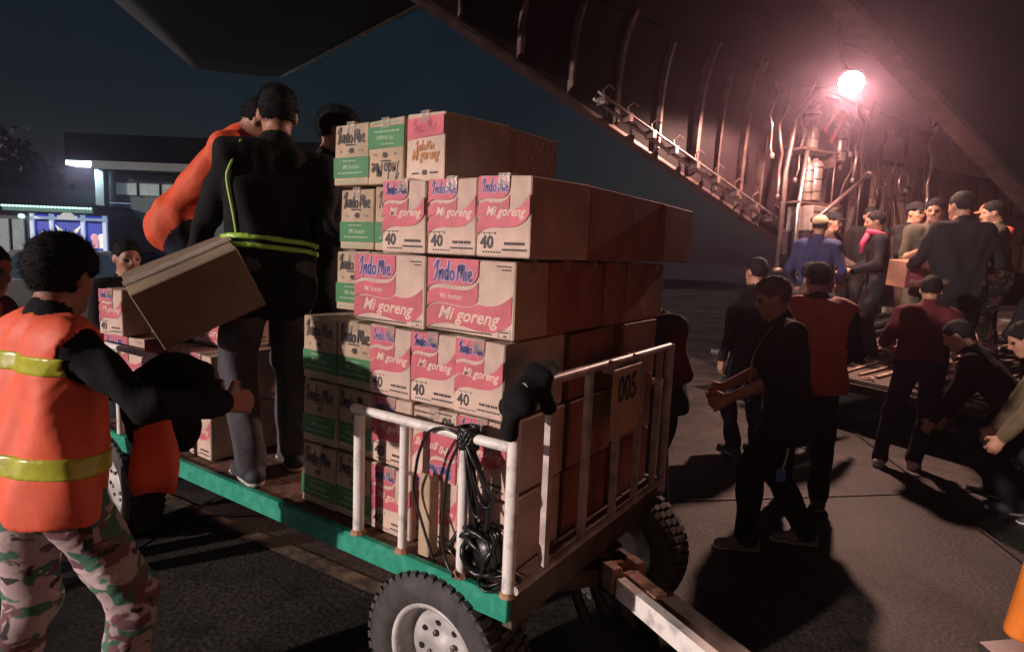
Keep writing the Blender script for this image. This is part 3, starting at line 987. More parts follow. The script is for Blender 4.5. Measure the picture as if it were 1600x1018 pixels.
# ------------------------------------------------------------------ baggage trolley
DZ = 0.62
TL, TW = 3.0, 1.36
tr = empty('baggage_trolley', O, TROT)
tag(tr, 'flat baggage trolley with teal edge and white rail gates', 'trolley')
def L(u, v, z):
    return Vector((-u, v, z))
# planked deck
npl = 9
for i in range(npl):
    v0 = 0.03 + i * (TW - 0.06) / npl
    mb = MB()
    mb.box(L(TL / 2, v0 + (TW - 0.06) / npl / 2, DZ - 0.022 + random.uniform(-0.002, 0.002)), (TL - 0.08, (TW - 0.06) / npl - 0.006, 0.036))
    build('deck_plank', mb, 'wood', tr)
# teal side channels
for nm, c, sz in (('side_beam', L(TL / 2, 0.015, DZ - 0.035), (TL, 0.03, 0.085)), ('side_beam', L(TL / 2, TW - 0.015, DZ - 0.035), (TL, 0.03, 0.085))):
    mb = MB()
    mb.bbox(c, sz, 0.004)
    build(nm, mb, 'teal', tr)
for uu in (0.018, TL - 0.018):
    mb = MB()
    mb.box(L(uu, TW / 2, DZ - 0.06), (0.034, TW - 0.064, 0.10))
    build('end_beam', mb, 'beam', tr)
for vv in (0.35, TW - 0.35):
    mb = MB()
    mb.box(L(TL / 2, vv, DZ - 0.10), (TL - 0.1, 0.06, 0.10))
    build('chassis_beam', mb, 'beam', tr)
for uu in (0.3, 1.0, 1.7, 2.4):
    mb = MB()
    mb.box(L(uu, TW / 2, DZ - 0.062), (0.05, TW - 0.1, 0.036))
    build('cross_member', mb, 'beam', tr)
def pipe(name, a, b, r_, m):
    mb = MB()
    mb.tube(a, b, r_, n=12)
    o = build(name, mb, m, tr)
    shear_smooth(o.data)
    return o
# near side rails
VR = 0.022
RT = 1.085
for uu in (0.472, 0.205):
    pipe('post', L(uu, VR, DZ + 0.008), L(uu, VR, RT), 0.017, 'white')
pipe('corner_post', L(0.012, 0.02, DZ + 0.008), L(0.012, 0.02, 1.215), 0.021, 'white')
pipe('post', L(0.70, VR, DZ + 0.008), L(0.70, VR, RT), 0.021, 'white')
pipe('top_rail', L(0.735, VR, RT + 0.018), L(0.03, VR, RT + 0.018), 0.017, 'white')
for uu in (2.02, 2.3, 2.6, 2.9):
    pipe('post', L(uu, VR, DZ + 0.008), L(uu, VR, RT), 0.017, 'white')
pipe('top_rail', L(2.94, VR, RT + 0.018), L(2.0, VR, RT + 0.018), 0.017, 'white')
for uu in (0.06, 0.8, 1.5, 2.2, 2.9):
    pipe('post', L(uu, TW - 0.022, DZ + 0.008), L(uu, TW - 0.022, RT), 0.017, 'white')
pipe('top_rail', L(2.94, TW - 0.022, RT + 0.018), L(0.03, TW - 0.022, RT + 0.018), 0.017, 'white')
# rusty welds at the foot of the posts
for uu in (0.012, 0.472, 0.205, 0.70):
    mb = MB()
    mb.lathe([(0.0, 0.012), (0.022, 0.012), (0.030, 0.0), (0.032, -0.004)], L(uu, VR, DZ + 0.011), (0, 0, 1), 10)
    build('weld', mb, 'rust', tr)
# number gate at the front end
GU = -0.012
GT = 1.295
pipe('gate_rail', L(GU, 0.02, GT), L(GU, 1.25, GT), 0.017, 'whitegate')
pipe('gate_rail', L(GU, 0.02, DZ + 0.03), L(GU, 1.25, DZ + 0.03), 0.015, 'whitegate')
for vv in (0.19, 0.455, 0.715, 0.935, 1.14):
    mb = MB()
    mb.box(L(GU, vv, (GT + DZ) / 2 + 0.02), (0.022, 0.03, GT - DZ - 0.05))
    build('gate_bar', mb, 'whitegate', tr)
pipe('gate_post', L(GU, 1.262, DZ - 0.02), L(GU, 1.262, GT + 0.01), 0.021, 'whitegate')
pl = MB()
pl.bbox(L(GU - 0.034, 0.71, 1.142), (0.008, 0.262, 0.272), 0.003)
plate = build('number_plate', pl, mat('plate_paint', (0.52, 0.37, 0.24), 0.6, var=0.15, scale=8), tr)
vs, fs = text_mesh('005', 0.145, 0.0, 0.0045, sx=0.80)
mb = MB()
mb.add([(-GU + 0.0395, 0.71 + a, 1.19 + b) for a, b in vs], fs)
build('numerals', mb, 'ink', plate)
for a in (-0.11, 0.11):
    mb = MB()
    mb.box(L(GU - 0.01, 0.71 + a, GT - 0.01), (0.05, 0.02, 0.05))
    build('plate_clip', mb, 'whitegate', plate)
# wheels
def wheel(u, v, out):
    c = L(u, v, 0.305)
    ax = (0, out, 0)
    mb = MB()
    RR = 0.305
    mb.lathe([(0.185, 0.075), (0.20, 0.094), (0.235, 0.104), (0.268, 0.100), (0.288, 0.088), (0.292, 0.07), (0.292, -0.07), (0.288, -0.088), (0.24, -0.10), (0.19, -0.08)], c, ax, 44)
    ty = build('tyre', mb, 'rubber', tr, True)
    tb = MB()
    nb_ = 46
    axv = Vector(ax)
    for k in range(nb_):
        a = 2 * math.pi * k / nb_
        rad = Vector((math.cos(a), 0, math.sin(a)))
        tan = Vector((-math.sin(a), 0, math.cos(a)))
        for q, (h0, h1, dr) in enumerate(((0.045, 0.094, 0.0), (-0.005, 0.038, 0.006), (-0.055, -0.012, 0.006), (-0.094, -0.062, 0.0))):
            sh_ = 0.012 * (q - 1.5)
            vs = []
            for h in (h0, h1):
                for tt in (-0.0125, 0.0125):
                    for rr_ in (0.28, RR - (0.008 if abs(h) > 0.08 else 0)):
                        vs.append(c + axv * h + rad * rr_ + tan * (tt + sh_))
            tb.add(vs, [(0, 1, 3, 2), (4, 6, 7, 5), (0, 4, 5, 1), (2, 3, 7, 6), (1, 5, 7, 3), (0, 2, 6, 4)])
    t2 = build('tread_blocks', tb, 'rubber', ty)
    t2['kind'] = 'stuff'
    mb = MB()
    mb.lathe([(0.0, 0.028), (0.045, 0.03), (0.05, 0.022), (0.075, 0.018), (0.12, 0.03), (0.135, 0.022), (0.15, -0.01), (0.162, 0.02), (0.17, 0.078), (0.184, 0.086), (0.19, 0.076), (0.185, 0.0), (0.17, -0.07)], c, ax, 36)
    rm = build('rim', mb, 'rim', ty, True)
    for k in range(8):
        a = 2 * math.pi * k / 8 + 0.2
        p = c + Vector((math.cos(a), 0, math.sin(a))) * 0.098 + axv * 0.0265
        hb_ = MB()
        hb_.lathe([(0.0, 0.0), (0.012, 0.0), (0.012, -0.004)], p, ax, 10)
        build('vent_hole', hb_, 'black', rm)
    for k in range(4):
        a = 2 * math.pi * k / 4 + 0.5
        p = c + Vector((math.cos(a), 0, math.sin(a))) * 0.06 + axv * 0.02
        hb_ = MB()
        hb_.lathe([(0.011, 0.0), (0.011, 0.012), (0.0, 0.016)], p, ax, 6)
        build('wheel_nut', hb_, 'steel', rm)
for uu in (0.30, 2.72):
    wheel(uu, 0.075, -1)
    wheel(uu - (0.17 if uu < 1 else 0), TW - (0.17 if uu < 1 else 0.09), 1)
    pipe('axle', L(uu, 0.12, 0.305), L(uu - (0.16 if uu < 1 else 0), TW - 0.2, 0.305), 0.03, 'steel')
    for vv in (0.35, TW - 0.35):
        mb = MB()
        mb.box(L(uu, vv, 0.41), (0.3, 0.05, 0.2))
        build('axle_bracket', mb, 'beam', tr)
# drawbar and coupling
mb = MB()
mb.quadbar(L(0.35, 0.25, 0.40), L(-0.02, 0.66, 0.44), 0.05, 0.07)
build('drawbar_arm', mb, 'beam', tr)
mb = MB()
mb.quadbar(L(0.35, 1.1, 0.40), L(-0.02, 0.78, 0.44), 0.05, 0.07)
build('drawbar_arm', mb, 'beam', tr)
cb = MB()
ang = math.atan2(-0.28, 0.545)
ROT = Matrix.Rotation(ang, 3, 'Z')
def hp(x, y, z):
    return L(-0.0, 0.715, 0.45) + ROT @ Vector((x, y, z))
cp = MB()
cp.box(hp(-0.02, -0.065, 0.0), (0.26, 0.022, 0.11), ROT)
cp.box(hp(-0.02, 0.065, 0.0), (0.26, 0.022, 0.11), ROT)
cp.box(hp(-0.06, 0, 0.05), (0.16, 0.108, 0.012), ROT)
build('hitch_bracket', cp, 'steel', tr)
for sg in (-1, 1):
    cp = MB()
    cp.bbox(hp(0.115, sg * 0.056, 0.012), (0.075, 0.05, 0.10), 0.006, ROT)
    build('hitch_jaw', cp, 'rust', tr)
cp = MB()
cp.path([hp(0.12 + 0.052 * math.cos(a), 0.044 * math.sin(a), 0.03) for a in np.linspace(0, 2 * math.pi, 17)], 0.016, 8)
build('tow_eye', cp, 'rust', tr)
mb = MB()
mb.quadbar(hp(0.15, 0, 0.02), hp(0.33, 0, 0.014), 0.055, 0.05)
build('hitch_tongue', mb, 'rust', tr)
for uu_, vv_, hh in ((0.06, 0.60, 0.2), (0.03, 0.70, 0.24), (-0.05, 0.74, 0.2)):
    mb = MB()
    mb.path([L(uu_, vv_, 0.42), L(uu_ + 0.01, vv_ + 0.01, 0.33), L(uu_ - 0.03, vv_ + 0.02, 0.25), L(uu_ - 0.07, vv_ + 0.02, hh)], [0.012, 0.022, 0.024, 0.014], 8)
    build('hitch_pin', mb, 'steel', tr, True)
db = MB()
db.quadbar(hp(0.17, -0.058, 0.0), hp(1.2, -0.058, -0.03), 0.038, 0.075)
build('drawbar', db, 'white', tr)
db = MB()
db.quadbar(hp(0.30, 0.02, -0.005), hp(1.2, 0.02, -0.035), 0.10, 0.06)
build('drawbar', db, 'beam', tr)

# ------------------------------------------------------------------ cartons
CLN, CW, CH = 0.372, 0.214, 0.262
# script logo drawn as brush strokes (letters on a unit grid, x advances)
def catmull(pts, n=6):
    P = [np.array(p, float) for p in pts]
    P = [2 * P[0] - P[1]] + P + [2 * P[-1] - P[-2]]
    out = []
    for i in range(1, len(P) - 2):
        for k in range(n):
            t_ = k / n
            out.append(0.5 * ((2 * P[i]) + (-P[i - 1] + P[i + 1]) * t_ + (2 * P[i - 1] - 5 * P[i] + 4 * P[i + 1] - P[i + 2]) * t_ ** 2 + (-P[i - 1] + 3 * P[i] - 3 * P[i + 1] + P[i + 2]) * t_ ** 3))
    out.append(P[-2])
    return out
LOGO = [
    [(0.02, 0.62), (0.12, 0.82), (0.30, 0.98), (0.22, 0.6), (0.10, 0.10), (0.0, 0.02)],
    [(0.34, 0.06), (0.42, 0.52), (0.44, 0.30), (0.54, 0.52), (0.62, 0.50), (0.58, 0.12), (0.66, 0.08)],
    [(1.0, 0.46), (0.84, 0.52), (0.76, 0.24), (0.86, 0.06), (0.98, 0.22)],
    [(1.06, 0.98), (1.0, 0.5), (0.98, 0.12), (1.06, 0.06)],
    [(1.32, 0.5), (1.18, 0.42), (1.16, 0.16), (1.30, 0.06), (1.42, 0.22), (1.40, 0.44), (1.30, 0.50)],
    [(1.66, 0.06), (1.76, 0.80), (1.80, 0.50), (1.92, 0.78), (1.98, 0.70), (1.92, 0.20)],
    [(1.95, 0.40), (2.06, 0.74), (2.14, 0.68), (2.10, 0.12), (2.18, 0.06)],
    [(2.28, 0.50), (2.26, 0.14), (2.34, 0.06)],
    [(2.46, 0.28), (2.62, 0.34), (2.62, 0.48), (2.50, 0.48), (2.46, 0.20), (2.56, 0.05), (2.70, 0.14)],
]
def logo(mb, ox, oz, wid, y, lw, rot=0.04, flipz=False):
    sc = wid / 2.72
    c, s_ = math.cos(rot), math.sin(rot)
    for st_ in LOGO:
        P = catmull(st_, 4)
        P = [((p[0] - 1.36) * sc, (p[1] - 0.45) * sc * 1.15) for p in P]
        vs = []
        for i, p in enumerate(P):
            a, b = P[max(0, i - 1)], P[min(len(P) - 1, i + 1)]
            d = np.array([b[0] - a[0], b[1] - a[1]])
            d /= max(1e-9, np.linalg.norm(d))
            nn = np.array([-d[1], d[0]]) * lw * sc
            for q in (1, -1):
                x, z = p[0] + nn[0] * q, p[1] + nn[1] * q
                vs.append((ox + x * c - z * s_, y, oz + x * s_ + z * c))
        mb.add(vs, [(2 * i, 2 * i + 1, 2 * i + 3, 2 * i + 2) for i in range(len(P) - 1)])
def strip2(mb, W_, H_, y, x0, x1, top, bot, n=22):
    """band between two curves; x,z in 0..1 with z down from the top"""
    for i in range(n):
        a, b = x0 + (x1 - x0) * i / n, x0 + (x1 - x0) * (i + 1) / n
        q = [(a, bot(a)), (b, bot(b)), (b, top(b)), (a, top(a))]
        mb.add([((x - 0.5) * W_, y, H_ - z * H_) for x, z in q], [(0, 1, 2, 3)])
def curve(*pts):
    xs = [p[0] for p in pts]
    P = catmull(pts, 8)
    X = [p[0] for p in P]
    Z = [p[1] for p in P]
    return lambda x: float(np.interp(x, X, Z))
def dashes(mb, x0, x1, z, h, y, n, seed):
    rg = random.Random(seed)
    x = x0
    while x < x1:
        w_ = rg.uniform(0.6, 1.6) * (x1 - x0) / n
        mb.add([(x, y, z), (min(x1, x + w_ * 0.8), y, z), (min(x1, x + w_ * 0.8), y, z + h), (x, y, z + h)], [(0, 1, 2, 3)])
        x += w_
TXT = {k_: text_mesh(*v_) for k_, v_ in {
    'mg': ('Mi goreng', 0.062, 0.32, 0.0012), 'mi': ('Mi Instan', 0.026, 0.0, 0.0002), 'n40': ('40', 0.056, 0.0, 0.0016), 'isi': ('ISI', 0.018), 'pcs': ('PCS', 0.018),
    'gl': ('Mi Instan', 0.024, 0.25, 0.0005)}.items()}
def sct(key, sx, sz=None):
    vs, fs = TXT[key]
    sz = sz or sx
    return [(a * sx, b * sz) for a, b in vs], fs
def face_design(kind):
    """returns {part: (MB, material)} for a printed face in the XZ plane facing -Y, base at z=0"""
    D = {}
    y1, y2, y3, y4 = -0.0008, -0.0014, -0.0020, -0.0026
    if kind in ('side', 'end'):
        W_, H_ = (CLN, CH) if kind == 'side' else (CW, CH)
        k = 1.0 if kind == 'side' else 0.80
        e = MB()
        xr = 0.60
        strip2(e, W_, H_, y1, 0.015, xr, curve((0, 0.03), (1, 0.03)), curve((0, .44 * k), (.06, .385 * k), (.18, .355 * k), (.36, .37 * k), (.50, .355 * k), (.57, .30 * k), (.62, .22 * k), (1, .2 * k)))
        strip2(e, W_, H_, y1, 0.015, xr, curve((0, .50 * k), (.06, .44 * k), (.18, .41 * k), (.36, .425 * k), (.50, .41 * k), (.57, .365 * k), (.62, .30 * k), (1, .3)), curve((0, .68 * k), (.08, .615 * k), (.2, .60 * k), (.40, .625 * k), (.52, .615 * k), (.58, .57 * k), (.62, .545 * k), (1, .5)))
        if kind == 'side':
            strip2(e, W_, H_, y1, 0.012, 0.965, curve((0, .71), (.08, .635), (.2, .615), (.40, .64), (.52, .632), (.60, .585), (.70, .60), (.82, .575), (.92, .50), (1, .40)), curve((0, .96), (.08, .90), (.25, .86), (.45, .885), (.65, .925), (.80, .915), (.90, .86), (1, .74)))
        else:
            strip2(e, W_, H_, y1, 0.012, 0.965, curve((0, .60), (.08, .505), (.2, .485), (.40, .51), (.52, .50), (.62, .45), (.74, .42), (.85, .36), (.93, .28), (1, .2)), curve((0, .78), (.10, .69), (.28, .645), (.5, .645), (.72, .63), (.85, .585), (.93, .53), (1, .42)))
        D['printed_panel'] = (e, 'pink')
        t_ = MB()
        if kind == 'side':
            flat(t_, *sct('mg', 1.0), -0.005, CH * 0.252, y2, -0.03)
            flat(t_, *sct('mi', 1.0), -0.075, CH * 0.485, y2, 0.0)
        else:
            flat(t_, *sct('mg', 0.60, 0.66), 0.006, CH * 0.545, y2, -0.03)
            flat(t_, *sct('mi', 0.50, 0.55), -0.03, CH * 0.575 + 0.012 + 0.012, y2, 0.0)
        D['lettering'] = (t_, 'cream')
        h_ = MB()
        b_ = MB()
        if kind == 'side':
            logo(h_, -0.068, CH * 0.80, 0.165, y2, 0.15, 0.0)
            logo(b_, -0.068, CH * 0.80, 0.165, y3, 0.058, 0.0)
        else:
            logo(h_, -0.034, CH * 0.855, 0.105, y2, 0.15, 0.0)
            logo(b_, -0.034, CH * 0.855, 0.105, y3, 0.055, 0.0)
        D['logo_outline'] = (h_, 'lilac')
        D['logo'] = (b_, 'blue')
        s_ = MB()
        if kind == 'side':
            dashes(s_, -0.17, 0.10, 0.013, 0.005, y2, 22, 3)
            dashes(s_, 0.11, 0.165, 0.235, 0.004, y2, 6, 4)
            dashes(s_, 0.13, 0.165, 0.224, 0.004, y2, 4, 5)
            for a in (0.125, 0.171):
                s_.add([(a, y2, 0.008), (a + 0.0012, y2, 0.008), (a + 0.0012, y2, 0.034), (a, y2, 0.034)], [(0, 1, 2, 3)])
            for z in (0.008, 0.033):
                s_.add([(0.125, y2, z), (0.172, y2, z), (0.172, y2, z + 0.0012), (0.125, y2, z + 0.0012)], [(0, 1, 2, 3)])
            dashes(s_, 0.13, 0.166, 0.024, 0.005, y2, 4, 6)
            dashes(s_, 0.145, 0.158, 0.012, 0.005, y2, 2, 7)
        else:
            flat(s_, *sct('n40', 0.95, 1.0), -0.062, 0.046, y2)
            for q in range(7):
                a = q * 0.011 - 0.098
                s_.add([(a, y2, 0.073 + 0.003 * (q % 2)), (a + 0.005, y2, 0.073 + 0.003 * (q % 2)), (a + 0.005, y2, 0.079), (a, y2, 0.079)], [(0, 1, 2, 3)])
                s_.add([(a + 0.02, y2, 0.014), (a + 0.026, y2, 0.014), (a + 0.026, y2, 0.020), (a + 0.02, y2, 0.018)], [(0, 1, 2, 3)])
            dashes(s_, 0.008, 0.085, 0.040, 0.009, y2, 7, 8)
            dashes(s_, 0.0, 0.095, 0.022, 0.006, y2, 12, 9)
        D['small_print'] = (s_, 'ink')
    elif kind == 'green':
        W_, H_ = CW, CH
        e = MB()
        e.add([(-W_ / 2 + 0.001, y1, 0.032), (W_ / 2 - 0.001, y1, 0.032), (W_ / 2 - 0.001, y1, 0.118), (-W_ / 2 + 0.001, y1, 0.118)], [(0, 1, 2, 3)])
        D['printed_band'] = (e, 'green')
        s_ = MB()
        logo(s_, 0.0, 0.205, 0.165, y2, 0.055, 0.0)
        dashes(s_, -0.035, 0.025, 0.166, 0.006, y2, 5, 1)
        flat(s_, *sct('n40', 0.55), 0.0, 0.144, y2)
        flat(s_, *sct('isi', 0.8), -0.06, 0.142, y2)
        flat(s_, *sct('pcs', 0.8), 0.06, 0.142, y2)
        D['logo'] = (s_, 'ink')
        t_ = MB()
        flat(t_, *sct('gl', 1.15, 1.1), 0.0, 0.078, y2)
        dashes(t_, -0.08, 0.07, 0.05, 0.006, y2, 9, 2)
        dashes(t_, -0.05, 0.03, 0.10, 0.005, y2, 6, 3)
        D['lettering'] = (t_, 'paleg')
        p_ = MB()
        dashes(p_, -0.09, 0.09, 0.013, 0.007, y2, 16, 4)
        D['small_print'] = (p_, 'paleg')
    elif kind == 'rosetop':
        W_, H_ = CW, CH
        e = MB()
        e.add([(-W_ / 2 + 0.008, y1, 0.16), (W_ / 2 - 0.008, y1, 0.17), (W_ / 2 - 0.008, y1, 0.242), (-W_ / 2 + 0.008, y1, 0.238)], [(0, 1, 2, 3)])
        D['printed_panel'] = (e, 'pink')
        t_ = MB()
        flat(t_, *sct('mg', 0.58, 0.9), 0.0, 0.10, y2)
        logo(t_, 0.0, 0.135, 0.10, y2, 0.05)
        D['lettering'] = (t_, 'orangeprint')
        s_ = MB()
        logo(s_, 0.0, 0.205, 0.13, y2, 0.07)
        D['logo'] = (s_, 'pinkdark')
        q_ = MB()
        flat(q_, *sct('n40', 0.5), 0.0, 0.034, y2)
        dashes(q_, -0.07, -0.03, 0.030, 0.006, y2, 4, 5)
        dashes(q_, 0.03, 0.075, 0.030, 0.006, y2, 4, 6)
        D['small_print'] = (q_, 'ink')
    return {k_: (v_[0].mesh(k_), v_[1]) for k_, v_ in D.items()}
DES = {k_: face_design(k_) for k_ in ('side', 'end', 'green', 'rosetop')}
for d_ in DES.values():
    for me, mm in d_.values():
        me.materials.append(MT[mm])
# carton bodies: chamfered box with a lid seam and overlapping flaps
def carton_body(name, m, seed):
    rg = random.Random(seed)
    mb = MB()
    mb.bbox((0, 0, CH / 2), (CLN - 0.004, CW - 0.004, CH - 0.003), 0.004)
    me = mb.mesh(name)
    for v_ in me.vertices:                                  # slightly slumped cardboard
        v_.co.x += rg.uniform(-0.0012, 0.0012)
        v_.co.z += rg.uniform(-0.0008, 0.0008)
    for cx_, cy_, cz_ in ((1, 1, 1), (-1, 1, 1), (1, -1, 1), (-1, -1, 1), (1, 1, 0), (-1, -1, 0)):      # crushed corners
        if rg.random() < 0.6:
            am = rg.uniform(0.003, 0.009)
            for v_ in me.vertices:
                if v_.co.x * cx_ > CLN / 2 - 0.012 and v_.co.y * cy_ > CW / 2 - 0.012 and (v_.co.z > CH / 2) == bool(cz_):
                    v_.co.x -= cx_ * am * 0.5
                    v_.co.y -= cy_ * am * 0.5
                    v_.co.z -= (1 if cz_ else -1) * am
    me.materials.append(MT[m])
    return me
BODY = {(m, i): carton_body('carton', m, i) for m in ('card', 'kraft', 'brown', 'kraftshade') for i in range(4)}
tp = MB()
tp.box((0, 0, CH - 0.0005), (CLN + 0.001, 0.046, 0.002))
tp.add([(CLN / 2 + 0.0012, -0.023, CH), (CLN / 2 + 0.0012, 0.023, CH), (CLN / 2 + 0.0012, 0.022, CH - 0.040), (CLN / 2 + 0.0012, -0.024, CH - 0.046)], [(0, 3, 2, 1)])
TAPE = tp.mesh('tape')
TAPE.materials.append(MT['tape'])
fl = MB()
fl.box((0, 0, CH - 0.001), (CLN - 0.012, 0.003, 0.003))
SEAM = fl.mesh('flap_seam')
SEAM.materials.append(MT['ink'])
GROUP = 'noodle cartons loaded on the trolley'
def carton(u, v, z, face, m, designs, label, rz_=0.0, world=None, rot=None, tape=True):
    """face: 'long' shows its long side to the near rail, 'end' its short end. designs: {'-y','+x','+y','-x'} -> design"""
    o = link('carton', BODY[(m, random.randrange(4))])
    tag(o, label, 'carton', GROUP)
    if world is None:
        o.location = T(u, v, z)
        o.rotation_euler = (0, 0, TROT + (-math.pi / 2 if face == 'end' else 0) + rz_)
    else:
        o.location = world
        o.rotation_euler = rot
    for side, ds in designs.items():
        for nm, (me, _) in DES[ds].items():
            c = link(nm, me, None, o)
            if nm in ('small_print', 'lettering', 'logo', 'logo_outline'):
                c['kind'] = 'stuff'
            if side == '-y':
                c.location = (0, -CW / 2 + 0.002, 0)
            elif side == '+y':
                c.location = (0, CW / 2 - 0.002, 0)
                c.rotation_euler = (0, 0, math.pi)
            elif side == '+x':
                c.location = (CLN / 2 - 0.002, 0, 0)
                c.rotation_euler = (0, 0, math.pi / 2)
            elif side == '-x':
                c.location = (-CLN / 2 + 0.002, 0, 0)
                c.rotation_euler = (0, 0, -math.pi / 2)
            elif side == '+xflip':
                c.location = (CLN / 2 - 0.002, 0, CH)
                c.rotation_euler = (math.pi, 0, 0)
                c.rotation_euler = Matrix(((0, -1, 0), (-1, 0, 0), (0, 0, -1))).transposed().to_euler()
    if tape:
        link('tape', TAPE, None, o)
    return o
VF = 0.10
HS = 0.265
def zrow(r_):
    return DZ + HS * r_
P_END = {'+x': 'end'}
P_LONG = {'-y': 'side'}
ROWN = ['bottom', 'second', 'third', 'fourth', 'fifth']
# front face, rows 0..2: ends facing out
cols = [0.195, 0.408, 0.612, 0.82, 1.03]
coln = ['beside the corner post', 'second from the corner post', 'third from the corner post', 'fourth from the corner post', 'fifth from the corner post']
for r_ in range(3):
    for i, uc in enumerate(cols):
        green = i >= 3
        jit = random.uniform(-0.008, 0.008)
        uu = uc + (0.018 if r_ == 2 else 0.0) * (1 if i < 3 else 0) + jit * 0.5
        lb = ('green banded' if green else 'pink printed') + ' carton end, ' + ROWN[r_] + ' front row, ' + coln[i]
        if r_ == 1 and i == 1:
            ds = {'+xflip': 'end'}
            lb = 'upside down pink printed carton end in the second front row behind the rail'
        else:
            ds = {'+x': 'green'} if green else P_END
        carton(uu, VF + CLN / 2 + jit + (0.02 if r_ == 0 and i == 1 else 0), zrow(r_), 'end', 'kraft' if green else 'card', ds, lb, R(random.uniform(-2.2, 2.2)))
# row 3: two long cartons
carton(0.086 + CLN / 2, VF + CW / 2, zrow(3), 'long', 'card', P_LONG, 'large pink printed carton long side out, right of the pair above the rail', R(0.5))
carton(0.086 + CLN * 1.5 + 0.002, VF + CW / 2, zrow(3), 'long', 'card', P_LONG, 'large pink printed carton long side out, left of the pair above the rail', R(-0.8))
# row 4: three ends, slightly overhanging
carton(0.135, VF - 0.005 + CLN / 2, zrow(4), 'end', 'card', P_END, 'pink printed carton end overhanging the top right corner of the stack', R(-1.5))
carton(0.366, VF + 0.01 + CLN / 2, zrow(4), 'end', 'card', P_END, 'pink printed carton end in the middle of the top front three', R(0.8))
carton(0.580, VF + 0.005 + CLN / 2, zrow(4), 'end', 'card', P_END, 'pink printed carton end at the left of the top front three', R(-0.5))
# set-back green stack
VB = 0.30
for r_, us in ((3, (1.09, 0.875)), (4, (1.065, 0.85)), (2, (1.09,))):
    for j, uc in enumerate(us):
        if r_ == 2:
            continue
        carton(uc, VB + CLN / 2 + 0.02, zrow(r_) + 0.002, 'end', 'kraft', {'+x': 'green'}, 'green banded carton in the ' + ('upper' if r_ == 4 else 'middle') + ' layer of the set back stack, ' + ['left one', 'right one'][j], R(random.uniform(-1, 1)))
carton(1.085, VB + CLN / 2, zrow(5) + 0.004, 'end', 'kraft', {'+x': 'green'}, 'green banded carton on top of the rear stack at its left end', R(1))
carton(0.872, VB + CLN / 2, zrow(5) + 0.004, 'end', 'kraft', {'+xflip': 'green'}, 'upside down green banded carton on top of the rear stack', R(-2))
carton(0.622, VB + CLN / 2 - 0.03, zrow(5) + 0.004, 'end', 'card', {'+x': 'rosetop'}, 'faded rose and yellow carton standing highest on the stack', R(-5))
carton(0.615, VB + CLN * 1.5 - 0.02, zrow(5) + 0.004, 'end', 'brown', {}, 'carton behind the faded rose one on top of the stack', R(-4))
# support layers behind the top
for j, uc in enumerate((0.63, 0.845, 1.06)):
    for q in range(2):
        carton(uc, 0.50 + CLN * (q + 0.5) + 0.19 * (j > 0), zrow(4) if j == 0 else zrow(4) + 0.002, 'end', 'card', {}, 'carton hidden in the upper core of the stack, ' + ['right', 'middle', 'left'][j] + ' column, ' + ['nearer', 'farther'][q], tape=False)
# gate side: columns running away from the corner
DN = ['first behind the corner', 'second behind the corner', 'third behind the corner', 'fourth behind the corner', 'fifth behind the corner', 'sixth behind the corner']
for r_ in range(3):
    for d in range(1, 3):
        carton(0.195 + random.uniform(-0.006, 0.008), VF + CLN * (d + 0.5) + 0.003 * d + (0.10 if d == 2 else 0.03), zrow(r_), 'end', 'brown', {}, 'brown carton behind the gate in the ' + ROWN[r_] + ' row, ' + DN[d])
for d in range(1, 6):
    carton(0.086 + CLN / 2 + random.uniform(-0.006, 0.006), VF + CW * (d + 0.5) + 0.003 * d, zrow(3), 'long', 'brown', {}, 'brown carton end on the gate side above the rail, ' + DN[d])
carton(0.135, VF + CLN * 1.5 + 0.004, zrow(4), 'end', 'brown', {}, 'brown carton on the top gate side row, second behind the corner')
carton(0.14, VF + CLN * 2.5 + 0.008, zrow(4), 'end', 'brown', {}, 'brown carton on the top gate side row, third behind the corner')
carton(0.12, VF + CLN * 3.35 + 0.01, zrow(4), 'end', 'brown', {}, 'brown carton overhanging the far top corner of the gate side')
# left end of the load
for r_ in range(2):
    for i, uc in enumerate((1.94, 2.16, 2.38, 2.6)):
        if r_ == 1 and i >= 2:
            continue
        carton(uc, VF + CLN / 2 + 0.02 * i, zrow(r_), 'end', 'card', P_END, 'pink printed carton end, ' + ROWN[r_] + ' row of left load, ' + ['first', 'second', 'third', 'fourth'][i] + ' from the feet', R(random.uniform(-2, 2)))
for i, (uu, vv, rr) in enumerate(((2.76, 0.22, 8), (2.10, 0.36, 6))):
    carton(uu, vv, zrow(1 if i == 0 else 2), 'long', 'card', {'-y': 'side', '+x': 'end'}, ['skewed pink printed carton lying on the left load behind the orange worker', 'pink printed carton lying on the left load beside the black jacket person'][i], R(rr))
carton(2.78, 0.24, zrow(2), 'end', 'card', P_END, 'single pink printed carton standing on top of the left load', R(8))
# strip of folded cardboard by the rail post
mb = MB()
mb.bbox((0, 0, 0.15), (0.045, 0.012, 0.30), 0.002)
mb.bbox((0.02, 0.02, 0.145), (0.012, 0.05, 0.29), 0.002)
o = build('folded_card', mb, 'kraft', None, loc=T(0.40, 0.055, DZ + 0.001), rot=(0, 0, TROT))
tag(o, 'upright strip of folded brown card between the rail posts', 'card')

